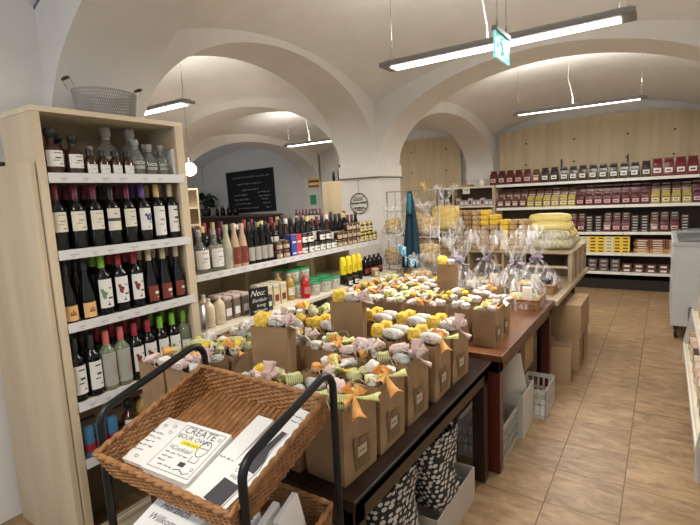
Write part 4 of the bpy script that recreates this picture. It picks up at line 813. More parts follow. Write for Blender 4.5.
def giftbag(P_, dims, x, y, z, where, style, rz=0, bowk=None, contents=3):
    w, d, h = dims
    make('gift_bag', P_, (x, y, z + .0006), 'kraft paper gift bag, %s' % where, 'bag', 'kraft gift bags on the tables', rz=rz)
    zt = z + h - .004; rg = random.Random(int(x * 977 + y * 641))
    def c_(me, dx, dy, dz, nm, ds, **k): make(nm, me, (x + dx, y + dy, zt + dz), '%s in bag, %s' % (ds, where), 'sweet packet', BGN, **k)
    if style == 'roll':
        c_(YB1[rg.randrange(3)], -.045, -.03, .028, 'wrapped_block', DN[0], rz=rg.uniform(-.4, .4), rx=rg.uniform(-.2, .2))
        j = rg.randrange(3); c_(RW[j], .040, -.035, .022, 'wrapped_roll', ('white wrapped roll', 'white roll with purple mark', 'pink dotted roll')[j], rz=rg.uniform(-.3, .05))
        c_(YB1[rg.randrange(3)], -.045, .055, .022, 'wrapped_block', 'rear yellow block', rz=rg.uniform(-.3, .3)); c_(RW[rg.randrange(2)], .040, .05, .018, 'wrapped_roll', 'rear white roll', rz=rg.uniform(-.3, .05))
    elif style == 'mix':
        o_ = [(-.048, -.05), (.04, -.05), (-.045, .035), (.045, .045), (0, 0)]
        for j, (dx, dy) in enumerate(o_):
            k_ = rg.choice((0, 0, 1, 2, 3, 4, 4, 5, 6)); c_(PG[k_], dx + rg.uniform(-.008, .008), dy + rg.uniform(-.008, .008), .006 + (.03 if j == 4 else 0), 'wrapped_pouch', '%s pouch, %s' % (PN[k_], od(j)), rz=rg.uniform(0, 3), rx=rg.uniform(-.3, .3))
    elif style == 'small':
        o_ = [(-.032, -.045), (.032, -.04), (-.03, .045), (.034, .04)][:contents]
        for j, (dx, dy) in enumerate(o_): k_ = rg.choice((0, 2, 4, 4, 4, 5, 6)); c_(PG[k_], dx, dy, rg.uniform(.0, .02), 'wrapped_pouch', '%s sweet, %s' % (PN[k_], od(j)), rz=rg.uniform(0, 3), sc=rg.uniform(.85, 1.05))
    if bowk: make('ribbon_bow', BOW[bowk], (x + w * (.46 if 'aisle column' in where and 'from' not in where else .36), y - d * .16 + rg.uniform(-.02, .02), zt + .022), '%s ribbon bow tied to bag, %s' % (bowk, where), 'bow', 'ribbon bows on the gift bags', rz=rg.uniform(-.6, .6), ry=.5 if w > .15 else 0, rx=.35 if w > .15 else 0, sc=1.02 if 'aisle column' in where and 'from' not in where else 1)
rowsN = ['front', 'second', 'third', 'fourth', 'fifth']
colN = ['aisle column', 'second column from aisle', 'third column from aisle', 'fourth column from aisle', 'fifth column from aisle', 'wall-side column']
cols = [-.925, -1.115, -1.305, -1.495, -1.685, -1.865]; rows = [1.275, 1.505, 1.755, 2.0, 2.245]
for r_, y in enumerate(rows):
    for c__, x in enumerate(cols):
        if (r_, c__) in ((0, 3), (1, 2), (1, 3), (3, 2)): continue
        if r_ >= 3: st_ = 'roll' if c__ < 4 else 'mix'
        else: st_ = 'mix'
        bk_ = {(0, 0): 'orange', (1, 0): 'orange', (2, 0): 'pink', (3, 0): 'orange', (4, 0): 'pink'}.get((r_, c__)) or (('pink', 'white', 'yellow', None, 'orange', 'small')[(r_ * 5 + c__ * 3) % 6] if r_ < 3 or c__ > 3 else None)
        giftbag(BAGP[(r_ + c__) % 3], (.165, .195, .265), x + rnd.uniform(-.006, .006), y + rnd.uniform(-.008, .008), .70, 'near table, %s row, %s' % (rowsN[r_], colN[c__]), st_, rz=rnd.uniform(-.05, .05), bowk=bk_)
cols = [-.872 - .152 * i for i in range(8)]; rows = [2.79, 2.985, 3.18, 3.375, 3.57]
for r_, y in enumerate(rows):
    for c__, x in enumerate(cols):
        if c__ == 0 and r_ > 1: continue
        if c__ < 4 and r_ > 3: continue
        if (r_, c__) in ((3, 2), (3, 3), (2, 3)): continue
        giftbag(BAGS[(r_ + c__) % 3], (.125, .165, .215), x + rnd.uniform(-.006, .006), y + rnd.uniform(-.008, .008), .73, 'middle table, %s row, %s from aisle' % (rowsN[r_], od(c__)), 'small', rz=rnd.uniform(-.05, .05), bowk='white' if (r_, c__) == (1, 0) else 'small' if (r_ * 3 + c__) % 3 == 0 else 'yellow' if (r_ + c__) % 5 == 0 else None)
# three display bags raised on cartons above the others
def tallbag(x, y, z, w, d, h, zb, where, rz):
    cb_ = MB(); cb_.cbox((0, 0, (zb - z) / 2), (w * .8, d * 1.1, zb - z - .001)); make('riser_carton', cb_.mesh('c', card, bevel=.002), (x, y, z + .0006), 'carton under the raised kraft bag ' + where, 'carton', rz=rz)
    make('raised_gift_bag', bag_parts(w, d, h, False, 3), (x, y, zb + .0006), 'plain kraft bag raised above the others, ' + where, 'bag', rz=rz)
    q = 'in the raised bag ' + where
    zt = zb + h; c_, s_ = math.cos(rz), math.sin(rz)
    L = lambda a, b_: (x + a * c_ - b_ * s_, y + a * s_ + b_ * c_)
    p_ = L(-w * .27, 0); make('wrapped_block', YB1[0], (*p_, zt + .016), 'yellow printed block ' + q, 'sweet packet', sc=1.2, rz=rz + .1)
    if w > .15:
        p_ = L(w * .10, 0); make('wrapped_roll', RW[0], (*p_, zt + .016), 'white wrapped roll ' + q, 'sweet packet', rz=rz, sc=1.0); p_ = L(w * .5, .03); make('wrapped_pouch', PG[3], (*p_, zt + .008), 'grey cloth pouch ' + q, 'sweet packet', rz=.4, ry=.6)
        p_ = L(w * .47, -.02); make('ribbon_bow', BOW['pink'], (*p_, zt + .005), 'pink ribbon bow ' + q, 'bow', sc=.8)
    else: p_ = L(w * .2, 0); make('wrapped_pouch', PG[4], (*p_, zt + .012), 'white pouch ' + q, 'sweet packet')
tallbag(-1.425, 1.50, .70, .165, .085, .265, .845, 'nearest the trolley tray', .30)
tallbag(-1.355, 2.00, .70, .165, .08, .26, .86, 'at the middle of the near table', .30)
tallbag(-1.31, 3.25, .73, .135, .08, .20, .935, 'over the middle table', .2)
# ================================================================== CELLOPHANE GIFT BASKETS
def cone_cello(w, d, h, neck, sd):
    b = MB()
    def fn(u, v):
        a = 2 * PI * u; t = v
        if t < neck: k = 1 - .9 * (t / neck) ** 1.5; 
        else: k = .10 + 1.0 * ((t - neck) / (1 - neck)) ** .8
        sp = 1 + .30 * math.sin(a * 7 + sd + 2 * t) * (1 if t > neck else .45) + .18 * math.sin(a * 13 + sd * 2)
        rx_ = w / 2 * (k if t < neck else k * .62) * (sp if t > .12 else 1); ry_ = d / 2 * (k if t < neck else k * .62) * (sp if t > .12 else 1)
        z = h * t * (1 + (.16 * math.sin(a * 5 + sd) if t > neck else 0) * (t - neck))
        return (rx_ * math.cos(a), ry_ * math.sin(a), z)
    b.grid(fn, 56, 16); return b.mesh('cello', cello, weld=True)
def wtray(w, d, h, m=wick):
    b = MB(); b.box(-w / 2, w / 2, -d / 2, d / 2, 0, .006)
    P = lambda t, z, o: None
    def per(s_):  # rounded rectangle perimeter
        s_ = s_ % 1 * (2 * w + 2 * d)
        if s_ < w: return (-w / 2 + s_, -d / 2, 0, -1)
        s_ -= w
        if s_ < d: return (w / 2, -d / 2 + s_, 1, 0)
        s_ -= d
        if s_ < w: return (w / 2 - s_, d / 2, 0, 1)
        s_ -= w; return (-w / 2, d / 2 - s_, -1, 0)
    n = 90
    for k in range(int(h / .011)):
        b.tube([(lambda q, e: (q[0] + q[2] * e, q[1] + q[3] * e, .008 + k * .011))(per(i / n), .004 * (1 if (i + k) % 2 else -1)) for i in range(n)], .0055, 4, closed=True)
    b.tube([(per(i / n)[0], per(i / n)[1], h) for i in range(n)], .009, 6, closed=True)
    return b.mesh('tray', m)
def gift_basket(x, y, z, w, d, h, label, sd, rz=0):
    it = MB(); rg = random.Random(sd)
    make('gift_basket', [('wicker_tray', wtray(w * .92, d * .92, .075)), ('cellophane_wrap', cone_cello(w * 1.12, d * 1.12, h, .58, sd)), ] + [(a, b_) for a, b_ in bow([mat('lilac_ribbon', (.30, .25, .33), .35)], sd, 1.2, 6)][0:0] , (x, y, z + .0006), label, 'gift basket', 'cellophane-wrapped gift baskets', rz=rz)
    bp = bow([mat('lilac_ribbon', (.30, .25, .33), .35)], sd, .9, 6)
    make('lilac_bow', bp, (x, y - d * .10, z + h * .56), 'lilac bow gathering the wrap of the ' + label, 'bow')
    for i in range(7):
        dx, dy = (i % 3 - 1) * w * .25, (i // 3 - 1) * d * .24
        k = rg.choice(['jar', 'block', 'card', 'pouch', 'pouch'])
        wh = 'item %s in the ' % ('left', 'centre', 'right')[i % 3]
        nm_ = ('front ', 'middle ', 'back ')[i // 3] + ('left', 'centre', 'right')[i % 3]
        lb = ' packed at the %s inside %s' % (nm_, label)
        if k == 'jar': make('preserve_jar', JW, (x + dx, y + dy, z + .010), 'dark jar' + lb, 'jar', sc=1.5, rz=-1.4)
        elif k == 'block': make('wrapped_block', YB1[i % 3], (x + dx, y + dy, z + .05), 'yellow block' + lb, 'sweet packet', sc=1.4)
        elif k == 'card': make('sweet_carton', boxmesh(.07, .07, .15, [lab_c, pnk], [(1, -.3, .3, .2, .8)]), (x + dx, y + dy, z + .010), 'pale carton' + lb, 'carton', rz=-1.4)
        else: make('wrapped_pouch', PG[rg.choice((2, 4, 4, 0))], (x + dx, y + dy, z + .06), 'plump pouch' + lb, 'sweet packet', sc=1.5)
gift_basket(-.97, 3.86, .73, .42, .38, .60, 'gift basket on the table edge', 1, .05)
gift_basket(-1.45, 3.89, .73, .36, .34, .57, 'gift basket second from the aisle', 2, .1)
gift_basket(-.95, 4.50, .72, .38, .34, .52, 'gift basket before the pale shelf', 4)
gift_basket(-1.39, 4.44, .72, .36, .34, .54, 'gift basket behind the tall plain bag', 3)
# ================================================================== PASTA SHELF on the farther table
ps = []
q = MB(); q.box(-2.1, -.72, 4.95, 5.95, 1.0, 1.025); ps.append(('shelf_board', q.mesh('s', beech, bevel=.003)))
for x, nm in ((-1.77, 'end_panel'), (-1.4, 'divider'), (-.76, 'end_panel')): q = MB(); q.box(x - .0, x + .022, 4.97, 5.93, .721, .999); ps.append((nm, q.mesh('d', beech)))
for i in range(4): q = MB(); q.box(-.745, -.7215, 4.96 + i * .315, 5.0 + i * .315, .721, .999); ps.append(('post', q.mesh('p', beech)))
make('table_shelf', ps, (0, 0, 0), 'pale wooden shelf standing on the farther table', 'shelf')
def pastapack(m1, m2, w=.088, d=.16, h=.052):
    b = MB(); b.cbox((0, 0, h / 2), (w, d, h)); me = b.mesh('pp', [m1, m2], bevel=.012)
    bm = bmesh.new(); bm.from_mesh(me); bm.to_mesh(me); bm.free(); return me
pm = pattern_mat('pasta_beige', 'blotch', (.56, .40, .20), (.36, .22, .10), 70, .3); pm2 = pattern_mat('pasta_brown', 'blotch', (.40, .27, .13), (.24, .14, .07), 70, .3)
PP = [pastapack(pm, lab_c), pastapack(pm2, lab_c), pastapack(yel, lab_c)]
for i in range(6):
    for l in range(8):
        if i == 5 and l > 6: continue
        k = 0 if i != 2 else 1
        if i >= 4 and l > 4: k = 2
        make('pasta_pack', PP[k], (-1.955 + i * .094 + rnd.uniform(-.004, .004), 5.05, 1.0258 + l * .0528), 'beige pasta pack, %s up in stack %s on the pale shelf' % (od(l), od(i)), 'pasta pack', 'stacked pasta packs on the pale shelf', rz=rnd.uniform(-.05, .05))
for i in range(3):
    for l in range(6): make('pasta_pack', PP[2 if i == 0 else 0], (-1.38 + i * .095, 5.06, 1.0258 + l * .0528), 'yellow or beige pack, %s up in aisle-side stack %s' % (od(l), od(i)), 'pasta pack', 'stacked packs toward the aisle', rz=rnd.uniform(-.06, .06))
lp = MB(); lp.lathe([(.01, -.21), (.045, -.19), (.055, -.1), (.055, .1), (.045, .19), (.01, .21)], 12, X=Matrix.Rotation(R(90), 4, 'Y')); LPm = lp.mesh('lp', [pattern_mat('noodle_yellow', 'stripe', (.80, .62, .10), (.85, .76, .40), 20, .3)], jitter=.008)
lp2 = MB(); lp2.lathe([(.01, -.21), (.045, -.19), (.055, -.1), (.055, .1), (.045, .19), (.01, .21)], 12, X=Matrix.Rotation(R(90), 4, 'Y')); LPw = lp2.mesh('lp', [pattern_mat('noodle_pale', 'blotch', (.60, .58, .42), (.40, .38, .22), 40, .3)], jitter=.008)
for i, (x, y, l, me) in enumerate(((-.95, 5.12, 0, LPw), (-.95, 5.28, 0, LPw), (-.95, 5.44, 0, LPw), (-.95, 5.6, 0, LPw), (-.97, 5.14, 1, LPw), (-.96, 5.30, 1, LPm), (-.96, 5.47, 1, LPm), (-.98, 5.22, 2, LPm), (-.98, 5.38, 2, LPm), (-.99, 5.30, 3, LPm))):
    make('noodle_bag', me, (x, y, 1.085 + l * .082), '%s noodle bag, %s in the pile at the shelf\'s aisle end' % ('yellow' if me is LPm else 'pale', od(i)), 'noodle bag', 'long noodle bags piled on the pale shelf', rz=rnd.uniform(-.08, .08))
for i in range(5):
    for l in range(4): make('pasta_pack', PP[1], (-2.32 + i * .095, 4.75, .955 + l * .0528), 'brown pasta pack, %s up, stack %s by the wire rack' % (od(l), od(i)), 'pasta pack', 'brown packs by the wire rack')
q = MB(); q.box(-2.42, -1.86, 4.62, 4.88, .93, .954); q2 = MB(); q2.box(-2.42, -2.39, 4.64, 4.86, 0, .93); q3 = MB(); q3.box(-1.89, -1.86, 4.64, 4.86, 0, .93) ; q4 = MB(); q4.box(-2.40, -1.88, 4.63, 4.87, 1.20, 1.22)
make('side_stand', [('stand_top', q.mesh('a', pine)), ('leg', q2.mesh('b', pine)), ('leg', q3.mesh('c', pine)), ('cover_board', q4.mesh('d', dark_wood)), ], (0, 0, 0), 'small wooden stand behind the wire rack, carrying brown pasta packs', 'stand')
# wire rack with cellophane bags
wr = MB()
for i in range(8): z = .25 + i * .205; wr.tube([(-.29, 0, z), (.29, 0, z)], .0035, 4)
for i in range(7): x = -.29 + i * .58 / 6; wr.tube([(x, .004, .0), (x, .004, 1.69)], .0035 if 0 < i < 6 else .007, 5)
ft = []
for x in (-.29, .29): f_ = MB(); f_.box(x - .015, x + .015, -.06, .12, 0, .02); ft.append(('foot', f_.mesh('f', steel)))
make('wire_rack', [('wire_grid', wr.mesh('w', steel))] + ft, (-2.16, 4.44, 0), 'tall wire grid rack right of the white pillar', 'rack')
def cellobag(w, d, h, inner):
    b = MB(); b.cbox((0, 0, h * .30), (w * .8, d * .75, h * .48)); s_ = block((w * .8, d * .8, h * .5), inner, 3); s_.transform(Matrix.Translation((0, 0, h * .32)))
    for v in s_.vertices: v.co += noise.noise_vector(v.co * 30) * .012
    return [('filling', s_), ('cellophane', cone_cello(w * 1.15, d * 1.15, h, .72, w * 30))]
noo = pattern_mat('noodle_fill', 'blotch', (.58, .44, .24), (.34, .22, .10), 45, .5); noy = pattern_mat('noodle_fill_yellow', 'blotch', (.74, .52, .12), (.55, .42, .20), 35, .5)
CBn = cellobag(.22, .12, .34, noo); CBy = cellobag(.30, .16, .44, noy)
for i, (x, y, z, c, s_, d) in enumerate(((-2.30, 4.27, 1.24, CBn, .9, 'upper left of the wire rack'), (-2.30, 4.27, .92, CBn, 1.0, 'lower left of the wire rack'), (-1.90, 4.25, .95, CBn, 1.1, 'lower right of the wire rack'), (-1.93, 4.27, 1.23, CBn, 1.0, 'upper right of the wire rack'))):
    make('noodle_pouch', c, (x, y, z), 'clear bag of noodles hung at the ' + d, 'noodle bag', 'clear noodle bags on the wire rack', sc=s_)
make('noodle_pouch', CBy, (-1.92, 4.75, 1.221), 'large clear bag of yellow noodles on the board behind the rack', 'noodle bag', sc=1.15)
make('noodle_pouch', CBn, (-2.31, 4.75, 1.221), 'clear bag of noodles left of the yellow one on the board', 'noodle bag', sc=1.15)
for i, (x, y, s_) in enumerate(((-1.86, 3.98, 1.1), (-1.70, 4.32, .95))): make('noodle_pouch', CBn, (x, y, .7306 if y < 4.2 else .7206), 'clear noodle bag on the table below the wire rack, %s one' % od(i), 'noodle bag', 'noodle bags standing below the rack', sc=s_)
# star ornament
sb = MB()
for i in range(9): a = 2 * PI * i / 9; sb.add([(0, 0, 0), (.014 * math.cos(a + .3), .01, .014 * math.sin(a + .3)), (.07 * math.cos(a), 0, .07 * math.sin(a)), (.014 * math.cos(a - .3), .01, .014 * math.sin(a - .3)), (0, -.014, 0)], [(0, 1, 2), (0, 2, 3), (4, 2, 1), (4, 3, 2)])
make('straw_star', [('star', sb.mesh('s', mat('straw_yellow', (.75, .58, .20), .6))), ], (-2.02, 4.425, 1.72), 'yellow straw star on top of the wire rack', 'ornament')
# apron
ap = MB()
def apf(u, v):
    z = 1 - v; w = .022 + .075 * (1 - z) ** .8; x = (u - .5) * 2 * w; return (x, .022 * math.sin(u * 14) * (.4 + .8 * v) + .02 * math.sin(v * 4), -.74 * v)
ap.grid(apf, 20, 24); apm = ap.mesh('a', mat('navy_cloth', (.008, .035, .06), .85, bump=.1), solid=.003)
pk_ = MB(); pk_.grid(lambda u, v: (-.125 + .09 * u, -.036 + .02 * math.sin(u * 9), -.50 - .10 * v - .04 * u), 10, 4); pk2 = MB(); pk2.grid(lambda u, v: (-.045 + .13 * u, -.045 + .02 * math.sin(u * 9), -.63 - .09 * v - .02 * u), 10, 4)
pw = pattern_mat('blue_white_print', 'blotch', (.10, .42, .58), (.66, .76, .76), 45)
pt = MB(); pt.grid(lambda u, v: (-.022 + .044 * u, -.018 + .012 * math.sin(u * 8), -.02 - .2 * v), 8, 5)
make('hanging_apron', [('cloth', apm), ('printed_border', pk_.mesh('b', pw, solid=.003)), ('printed_border', pk2.mesh('b', pw, solid=.003)), ('printed_band', pt.mesh('b', mat('teal_band', (.03, .15, .20), .8), solid=.002))], (-2.05, 4.16, 1.68), 'dark blue apron with white printed border hanging from the wire rack', 'apron')
# ================================================================== UNDER THE TABLES
def openbox(w, d, h, m, t=.004, flaps=0):
    b = MB(); b.box(-w / 2, w / 2, -d / 2, d / 2, 0, t)
    for a in ((-w / 2, w / 2, -d / 2, -d / 2 + t), (-w / 2, w / 2, d / 2 - t, d / 2), (-w / 2, -w / 2 + t, -d / 2 + t, d / 2 - t), (w / 2 - t, w / 2, -d / 2 + t, d / 2 - t)): b.box(a[0], a[1], a[2], a[3], t, h)
    return b.mesh('box', m)
def cbox_(x, y, w, d, h, label, m=card, z=0, rz=0):
    b = MB(); b.cbox((0, 0, h / 2), (w, d, h)); tp_ = MB(); tp_.box(-w / 2 - .001, w / 2 + .001, -.025, .025, h, h + .0006) if w < d else tp_.box(-.025, .025, -d / 2, d / 2, h, h + .0006)
    return make('cardboard_box', [('box_body', b.mesh('b', m, bevel=.003)), ('packing_tape', tp_.mesh('t', mat('tape', (.42, .31, .18), .3)))], (x, y, z), label, 'box', rz=rz)
make('cardboard_box', openbox(.17, .16, .31, card, .005), (-.70, 4.25, 0), 'open tall cardboard box standing in front by the table end', 'box', rz=.12)
cbox_(-.69, 4.62, .20, .20, .30, 'cardboard box behind the open tall one, under the big carton'); cbox_(-.69, 4.98, .20, .22, .30, 'farthest cardboard box below the big carton')
cbox_(-.77, 4.80, .38, .56, .30, 'large cardboard carton resting on the two floor boxes', z=.3008)
cbox_(-.93, 3.56, .26, .26, .24, 'cardboard box under the reddish table', z=.33); cbox_(-1.06, 3.56, .38, .30, .329, 'wide cardboard box under another below the reddish table')
# perforated baskets
def perf(w, d, h, m, nx, nz):
    b = MB(); t = .004; b.box(-w / 2, w / 2, -d / 2, d / 2, 0, t)
    def wall(L_, X):
        b.box(-L_ / 2, L_ / 2, 0, t, t, .03, X); b.box(-L_ / 2, L_ / 2, 0, t, h - .035, h, X)
        n = max(3, int(L_ / .035))
        for i in range(n + 1): x = -L_ / 2 + L_ * i / n; b.box(max(-L_ / 2, x - .007), min(L_ / 2, x + .007), 0, t, .03, h - .035, X)
        for k in range(1, nz): z = .03 + (h - .065) * k / nz; b.box(-L_ / 2, L_ / 2, .0, t, z - .006, z + .006, X)
    wall(w, Matrix.Translation((0, -d / 2, 0))); wall(w, Matrix.Translation((0, d / 2 - t, 0)))
    wall(d, Matrix.Translation((w / 2, 0, 0)) @ Matrix.Rotation(R(90), 4, 'Z')); wall(d, Matrix.Translation((-w / 2 + t, 0, 0)) @ Matrix.Rotation(R(90), 4, 'Z'))
    return b.mesh('perf', m)
gpl = mat('grey_plastic', (.42, .41, .39), .5); bpl = mat('pale_plastic', (.55, .53, .49), .5)
make('plastic_basket', perf(.28, .36, .24, gpl, 6, 3), (-.90, 2.87, 0), 'grey slotted plastic basket behind the reddish table leg', 'basket')
make('storage_tub', openbox(.26, .30, .30, bpl, .006), (-.86, 3.22, 0), 'pale grey open tub between the slotted baskets', 'tub')
make('plastic_basket', perf(.20, .34, .22, bpl, 6, 2), (-.755, 3.58, 0), 'pale perforated basket farther along, beyond the grey tub', 'basket')
b = MB(); b.grid(lambda u, v: (.11 * math.cos(2 * PI * u) * (1 + .12 * math.sin(3 * 2 * PI * u + 1)) * (1 - .35 * v ** 2), .13 * math.sin(2 * PI * u) * (1 - .5 * v ** 2), .26 * v), 24, 8); b.k = 1
pb = b.mesh('s', [mat('pale_sack', (.50, .48, .44), .8, bump=.3, bscale=15)], jitter=.012, js=9)
make('cloth_sack', pb, (-.87, 3.21, .16), 'pale sack with dark curved print standing in the grey tub', 'sack', sc=(1.1, 1.05, 1.5))
def softbag(w, d, h, m, label, loc, rz=0, sd=0, hm=None):
    b = MB(); 
    def fn(u, v):
        a = 2 * PI * u; c, s_ = math.cos(a), math.sin(a); p_ = .5
        k = 1 + .08 * math.sin(v * 5 + a * 2 + sd) - .12 * v
        return (w / 2 * k * math.copysign(abs(c) ** p_, c), d / 2 * k * math.copysign(abs(s_) ** p_, s_), h * v * (1 + .05 * math.sin(a * 3 + sd)))
    b.grid(fn, 36, 12); b.add([(-w / 2 * .9, -d / 2 * .9, .004), (w / 2 * .9, -d / 2 * .9, .004), (w / 2 * .9, d / 2 * .9, .004), (-w / 2 * .9, d / 2 * .9, .004)], [(0, 1, 2, 3)])
    hd = []
    for sg in (-1, 1):
        q = MB(); q.grid(lambda u, v: (sg * (w * .44 - .015 * math.sin(PI * u)) + .002 * v, (-.25 + .5 * u) * d, h * .92 + h * .2 * math.sin(PI * u) + .022 * v), 10, 1); hd.append(('handle', q.mesh('h', hm or m, solid=.003)))
    return make('woven_bag', [('bag_body', b.mesh('b', m, solid=.004, jitter=.01, js=9))] + hd, loc, label, 'bag', rz=rz)
softbag(.26, .34, .34, hound, 'black and white woven bag nearest the trolley, under the dark table', (-.95, 1.58, .17), sd=1)
softbag(.24, .32, .32, hound, 'black and white woven bag beside the dark table leg, on a white box', (-.93, 2.02, .19), sd=2)
make('storage_box', openbox(.30, .50, .185, mat('white_box', (.48, .45, .40), .5), .006), (-.95, 2.06, 0), 'white box below the black and white woven bag', 'box')
cbox_(-.99, 1.57, .30, .36, .169, 'cardboard box beneath the nearer woven bag', m=card)
softbag(.22, .22, .30, zebra, 'grey and white zebra cloth bag at the near end of the dark table', (-1.0, 1.30, .16), sd=3)
cbox_(-1.02, 1.27, .26, .22, .155, 'small cardboard box under the zebra cloth bag', m=card)
# ================================================================== FREEZER and right-hand shelves
fz = MB(); fz.box(.10, .70, 5.95, 7.4, .13, .98); fm = mat('freezer_white', (.62, .63, .64), .3)
rm = MB(); 
for a in ((.09, .70, 5.94, 6.0), (.09, .70, 7.35, 7.41), (.09, .14, 6.0, 7.35), (.66, .70, 6.0, 7.35)): rm.box(a[0], a[1], a[2], a[3], .98, 1.02)
gl = MB(); gl.add([(.10, 5.96, 1.02), (.70, 5.96, 1.02), (.70, 5.96, 1.09), (.10, 5.96, 1.03), (.10, 7.39, 1.03), (.70, 7.39, 1.09), (.10, 7.39, 1.02), (.70, 7.39, 1.02)], [(0, 1, 2, 3), (3, 2, 5, 4), (0, 3, 4, 6), (6, 4, 5, 7)])
fi = MB(); 
gv = MB()
for i in range(7): gv.box(.25, .47, 5.942, 5.949, .20 + i * .022, .212 + i * .022)
dk = MB(); dk.box(.145, .655, 6.005, 7.345, .981, 1.0)
fs_ = [('interior', dk.mesh('i', mat('freezer_dark', (.05, .055, .055), .5))), ('freezer_body', fz.mesh('f', fm, bevel=.01)), ('rim', rm.mesh('r', mat('rim_grey', (.5, .51, .52), .35))), ('glass_lid', gl.mesh('g', mat('lid_glass', (.35, .38, .38), .05, alpha=.35))), ('vent_grille', gv.mesh('v', mat('grille', (.08, .08, .08), .5)))]
for x in (.15, .64):
    for y in (6.0, 7.32):
        w_ = MB(); w_.lathe([(.045, -.015), (.05, -.01), (.05, .01), (.045, .015)], 18, X=Matrix.Translation((x, y, .05)) @ Matrix.Rotation(R(90), 4, 'Y')); w_.box(x - .02, x + .02, y - .02, y + .02, .09, .13); fs_.append(('castor', w_.mesh('w', mat('castor_black', (.02, .02, .02), .4))))
make('chest_freezer', fs_, (0, 0, 0), 'white chest freezer with glass lid on castors at the right', 'freezer')
ps = []
for i, (x, z) in enumerate(((.19, .19), (.24, .50), (.29, .82), (.34, 1.12))):
    q = MB(); q.box(x + .012, .68, 3.05, 5.12, z - .02, z); e = MB(); e.box(x, x + .0115, 3.05, 5.12, z - .035, z + .012); ps.append(('shelf_board', q.mesh('s', cream), [('price_rail', e.mesh('e', shelf_edge))]))
for y in (3.03, 5.12): q = MB(); q.add([(.21, y, 0), (.70, y, 0), (.70, y, 1.5), (.40, y, 1.5), (.19, y + .0, .2), (.19, y + .02, 0), (.70, y + .02, 0), (.70, y + .02, 1.5), (.40, y + .02, 1.5), (.19, y + .02, .2)], [(0, 1, 2, 3, 4), (9, 8, 7, 6, 5), (0, 4, 9, 5), (4, 3, 8, 9), (3, 2, 7, 8), (2, 1, 6, 7), (1, 0, 5, 6)]); ps.append(('end_panel', q.mesh('e', mat('perforated_metal', (.55, .54, .50), .5))))
make('wall_shelving', ps, (0, 0, 0), 'white shelving at the right edge of the aisle', 'shelf')
bkm = [mat('biscuit_pale', (.66, .50, .38), .5, col2=(.75, .62, .5), nscale=30), mat('biscuit_pink', (.66, .42, .34), .5), mat('dark_pack', (.07, .05, .04), .4), mat('brown_bread', (.42, .24, .11), .6, col2=(.55, .34, .17), nscale=30)]
CBX = [flatpack(m, .15, .12, .075, lab_c) for m in bkm]
for s_, (x, z) in enumerate(((.19, .19), (.24, .50), (.29, .82), (.34, 1.12))):
    for i in range(11):
        for l in range(2):
            make('bakery_pack', CBX[(i * 3 + s_ + l) % 4 if not (i + s_) % 3 == 0 else 0], (x + .10, 3.2 + i * .17, z + .0006 + l * .0755), '%s bakery pack, %s layer, %s right shelf, %s along' % (['pale', 'pink', 'dark', 'brown'][(i * 3 + s_ + l) % 4 if not (i + s_) % 3 == 0 else 0], ('lower', 'upper')[l], ['lowest', 'second', 'third', 'top'][s_], od(i)), 'bakery pack', 'bakery packs on the right shelves', rz=rnd.uniform(-.1, .1) - 1.57)
# ================================================================== TROLLEY
T0 = Matrix.Translation((0, 0, 0))
TR = bpy.data.objects.new('basket_trolley', None); COL.objects.link(TR); TR.location = (-1.045, .66, 0); TR.rotation_euler = (0, 0, R(3.2))
tag(TR, 'black tubular trolley holding two tilted wicker trays, nearest the camera', 'trolley')
TILT = R(16.7); TW, TD, TH = .505, .412, .088
def frame(sx):
    b = MB(); x = sx * (TW / 2 + .014); zf, zb = (1.062 - sx * .012, 1.150 - sx * .012)
    pts = [(x, 0.01, .07)] + [(x, 0.01, z) for z in (.3, .6, .9, zf - .05)]
    def arc(c, a0, a1, r_): return [(x, c[0] + r_ * math.cos(a0 + (a1 - a0) * i / 6), c[1] + r_ * math.sin(a0 + (a1 - a0) * i / 6)) for i in range(7)]
    pts += arc((.06, zf - .03), PI, PI * .60, .05) + arc((.355, zb - .045), PI * .60, 0, .05) + [(x, .405, z) for z in (.9, .6, .3, .07)]
    b.tube(pts, .0115, 12); return b
for sx in (-1, 1):
    link('side_frame', frame(sx).mesh('frame', black_metal), TR)
for y in (0.01, .405):
    b = MB(); b.tube([(-TW / 2 - .014, y, .16), (TW / 2 + .014, y, .16)], .009, 8); link('cross_bar', b.mesh('bar', black_metal), TR)
    for sx in (-1, 1):
        w_ = MB(); w_.lathe([(.03, -.012), (.034, -.008), (.034, .008), (.03, .012)], 16, X=Matrix.Translation((sx * (TW / 2 + .014), y, .034)) @ Matrix.Rotation(R(90), 4, 'Y')); link('castor', w_.mesh('c', black_metal), TR)
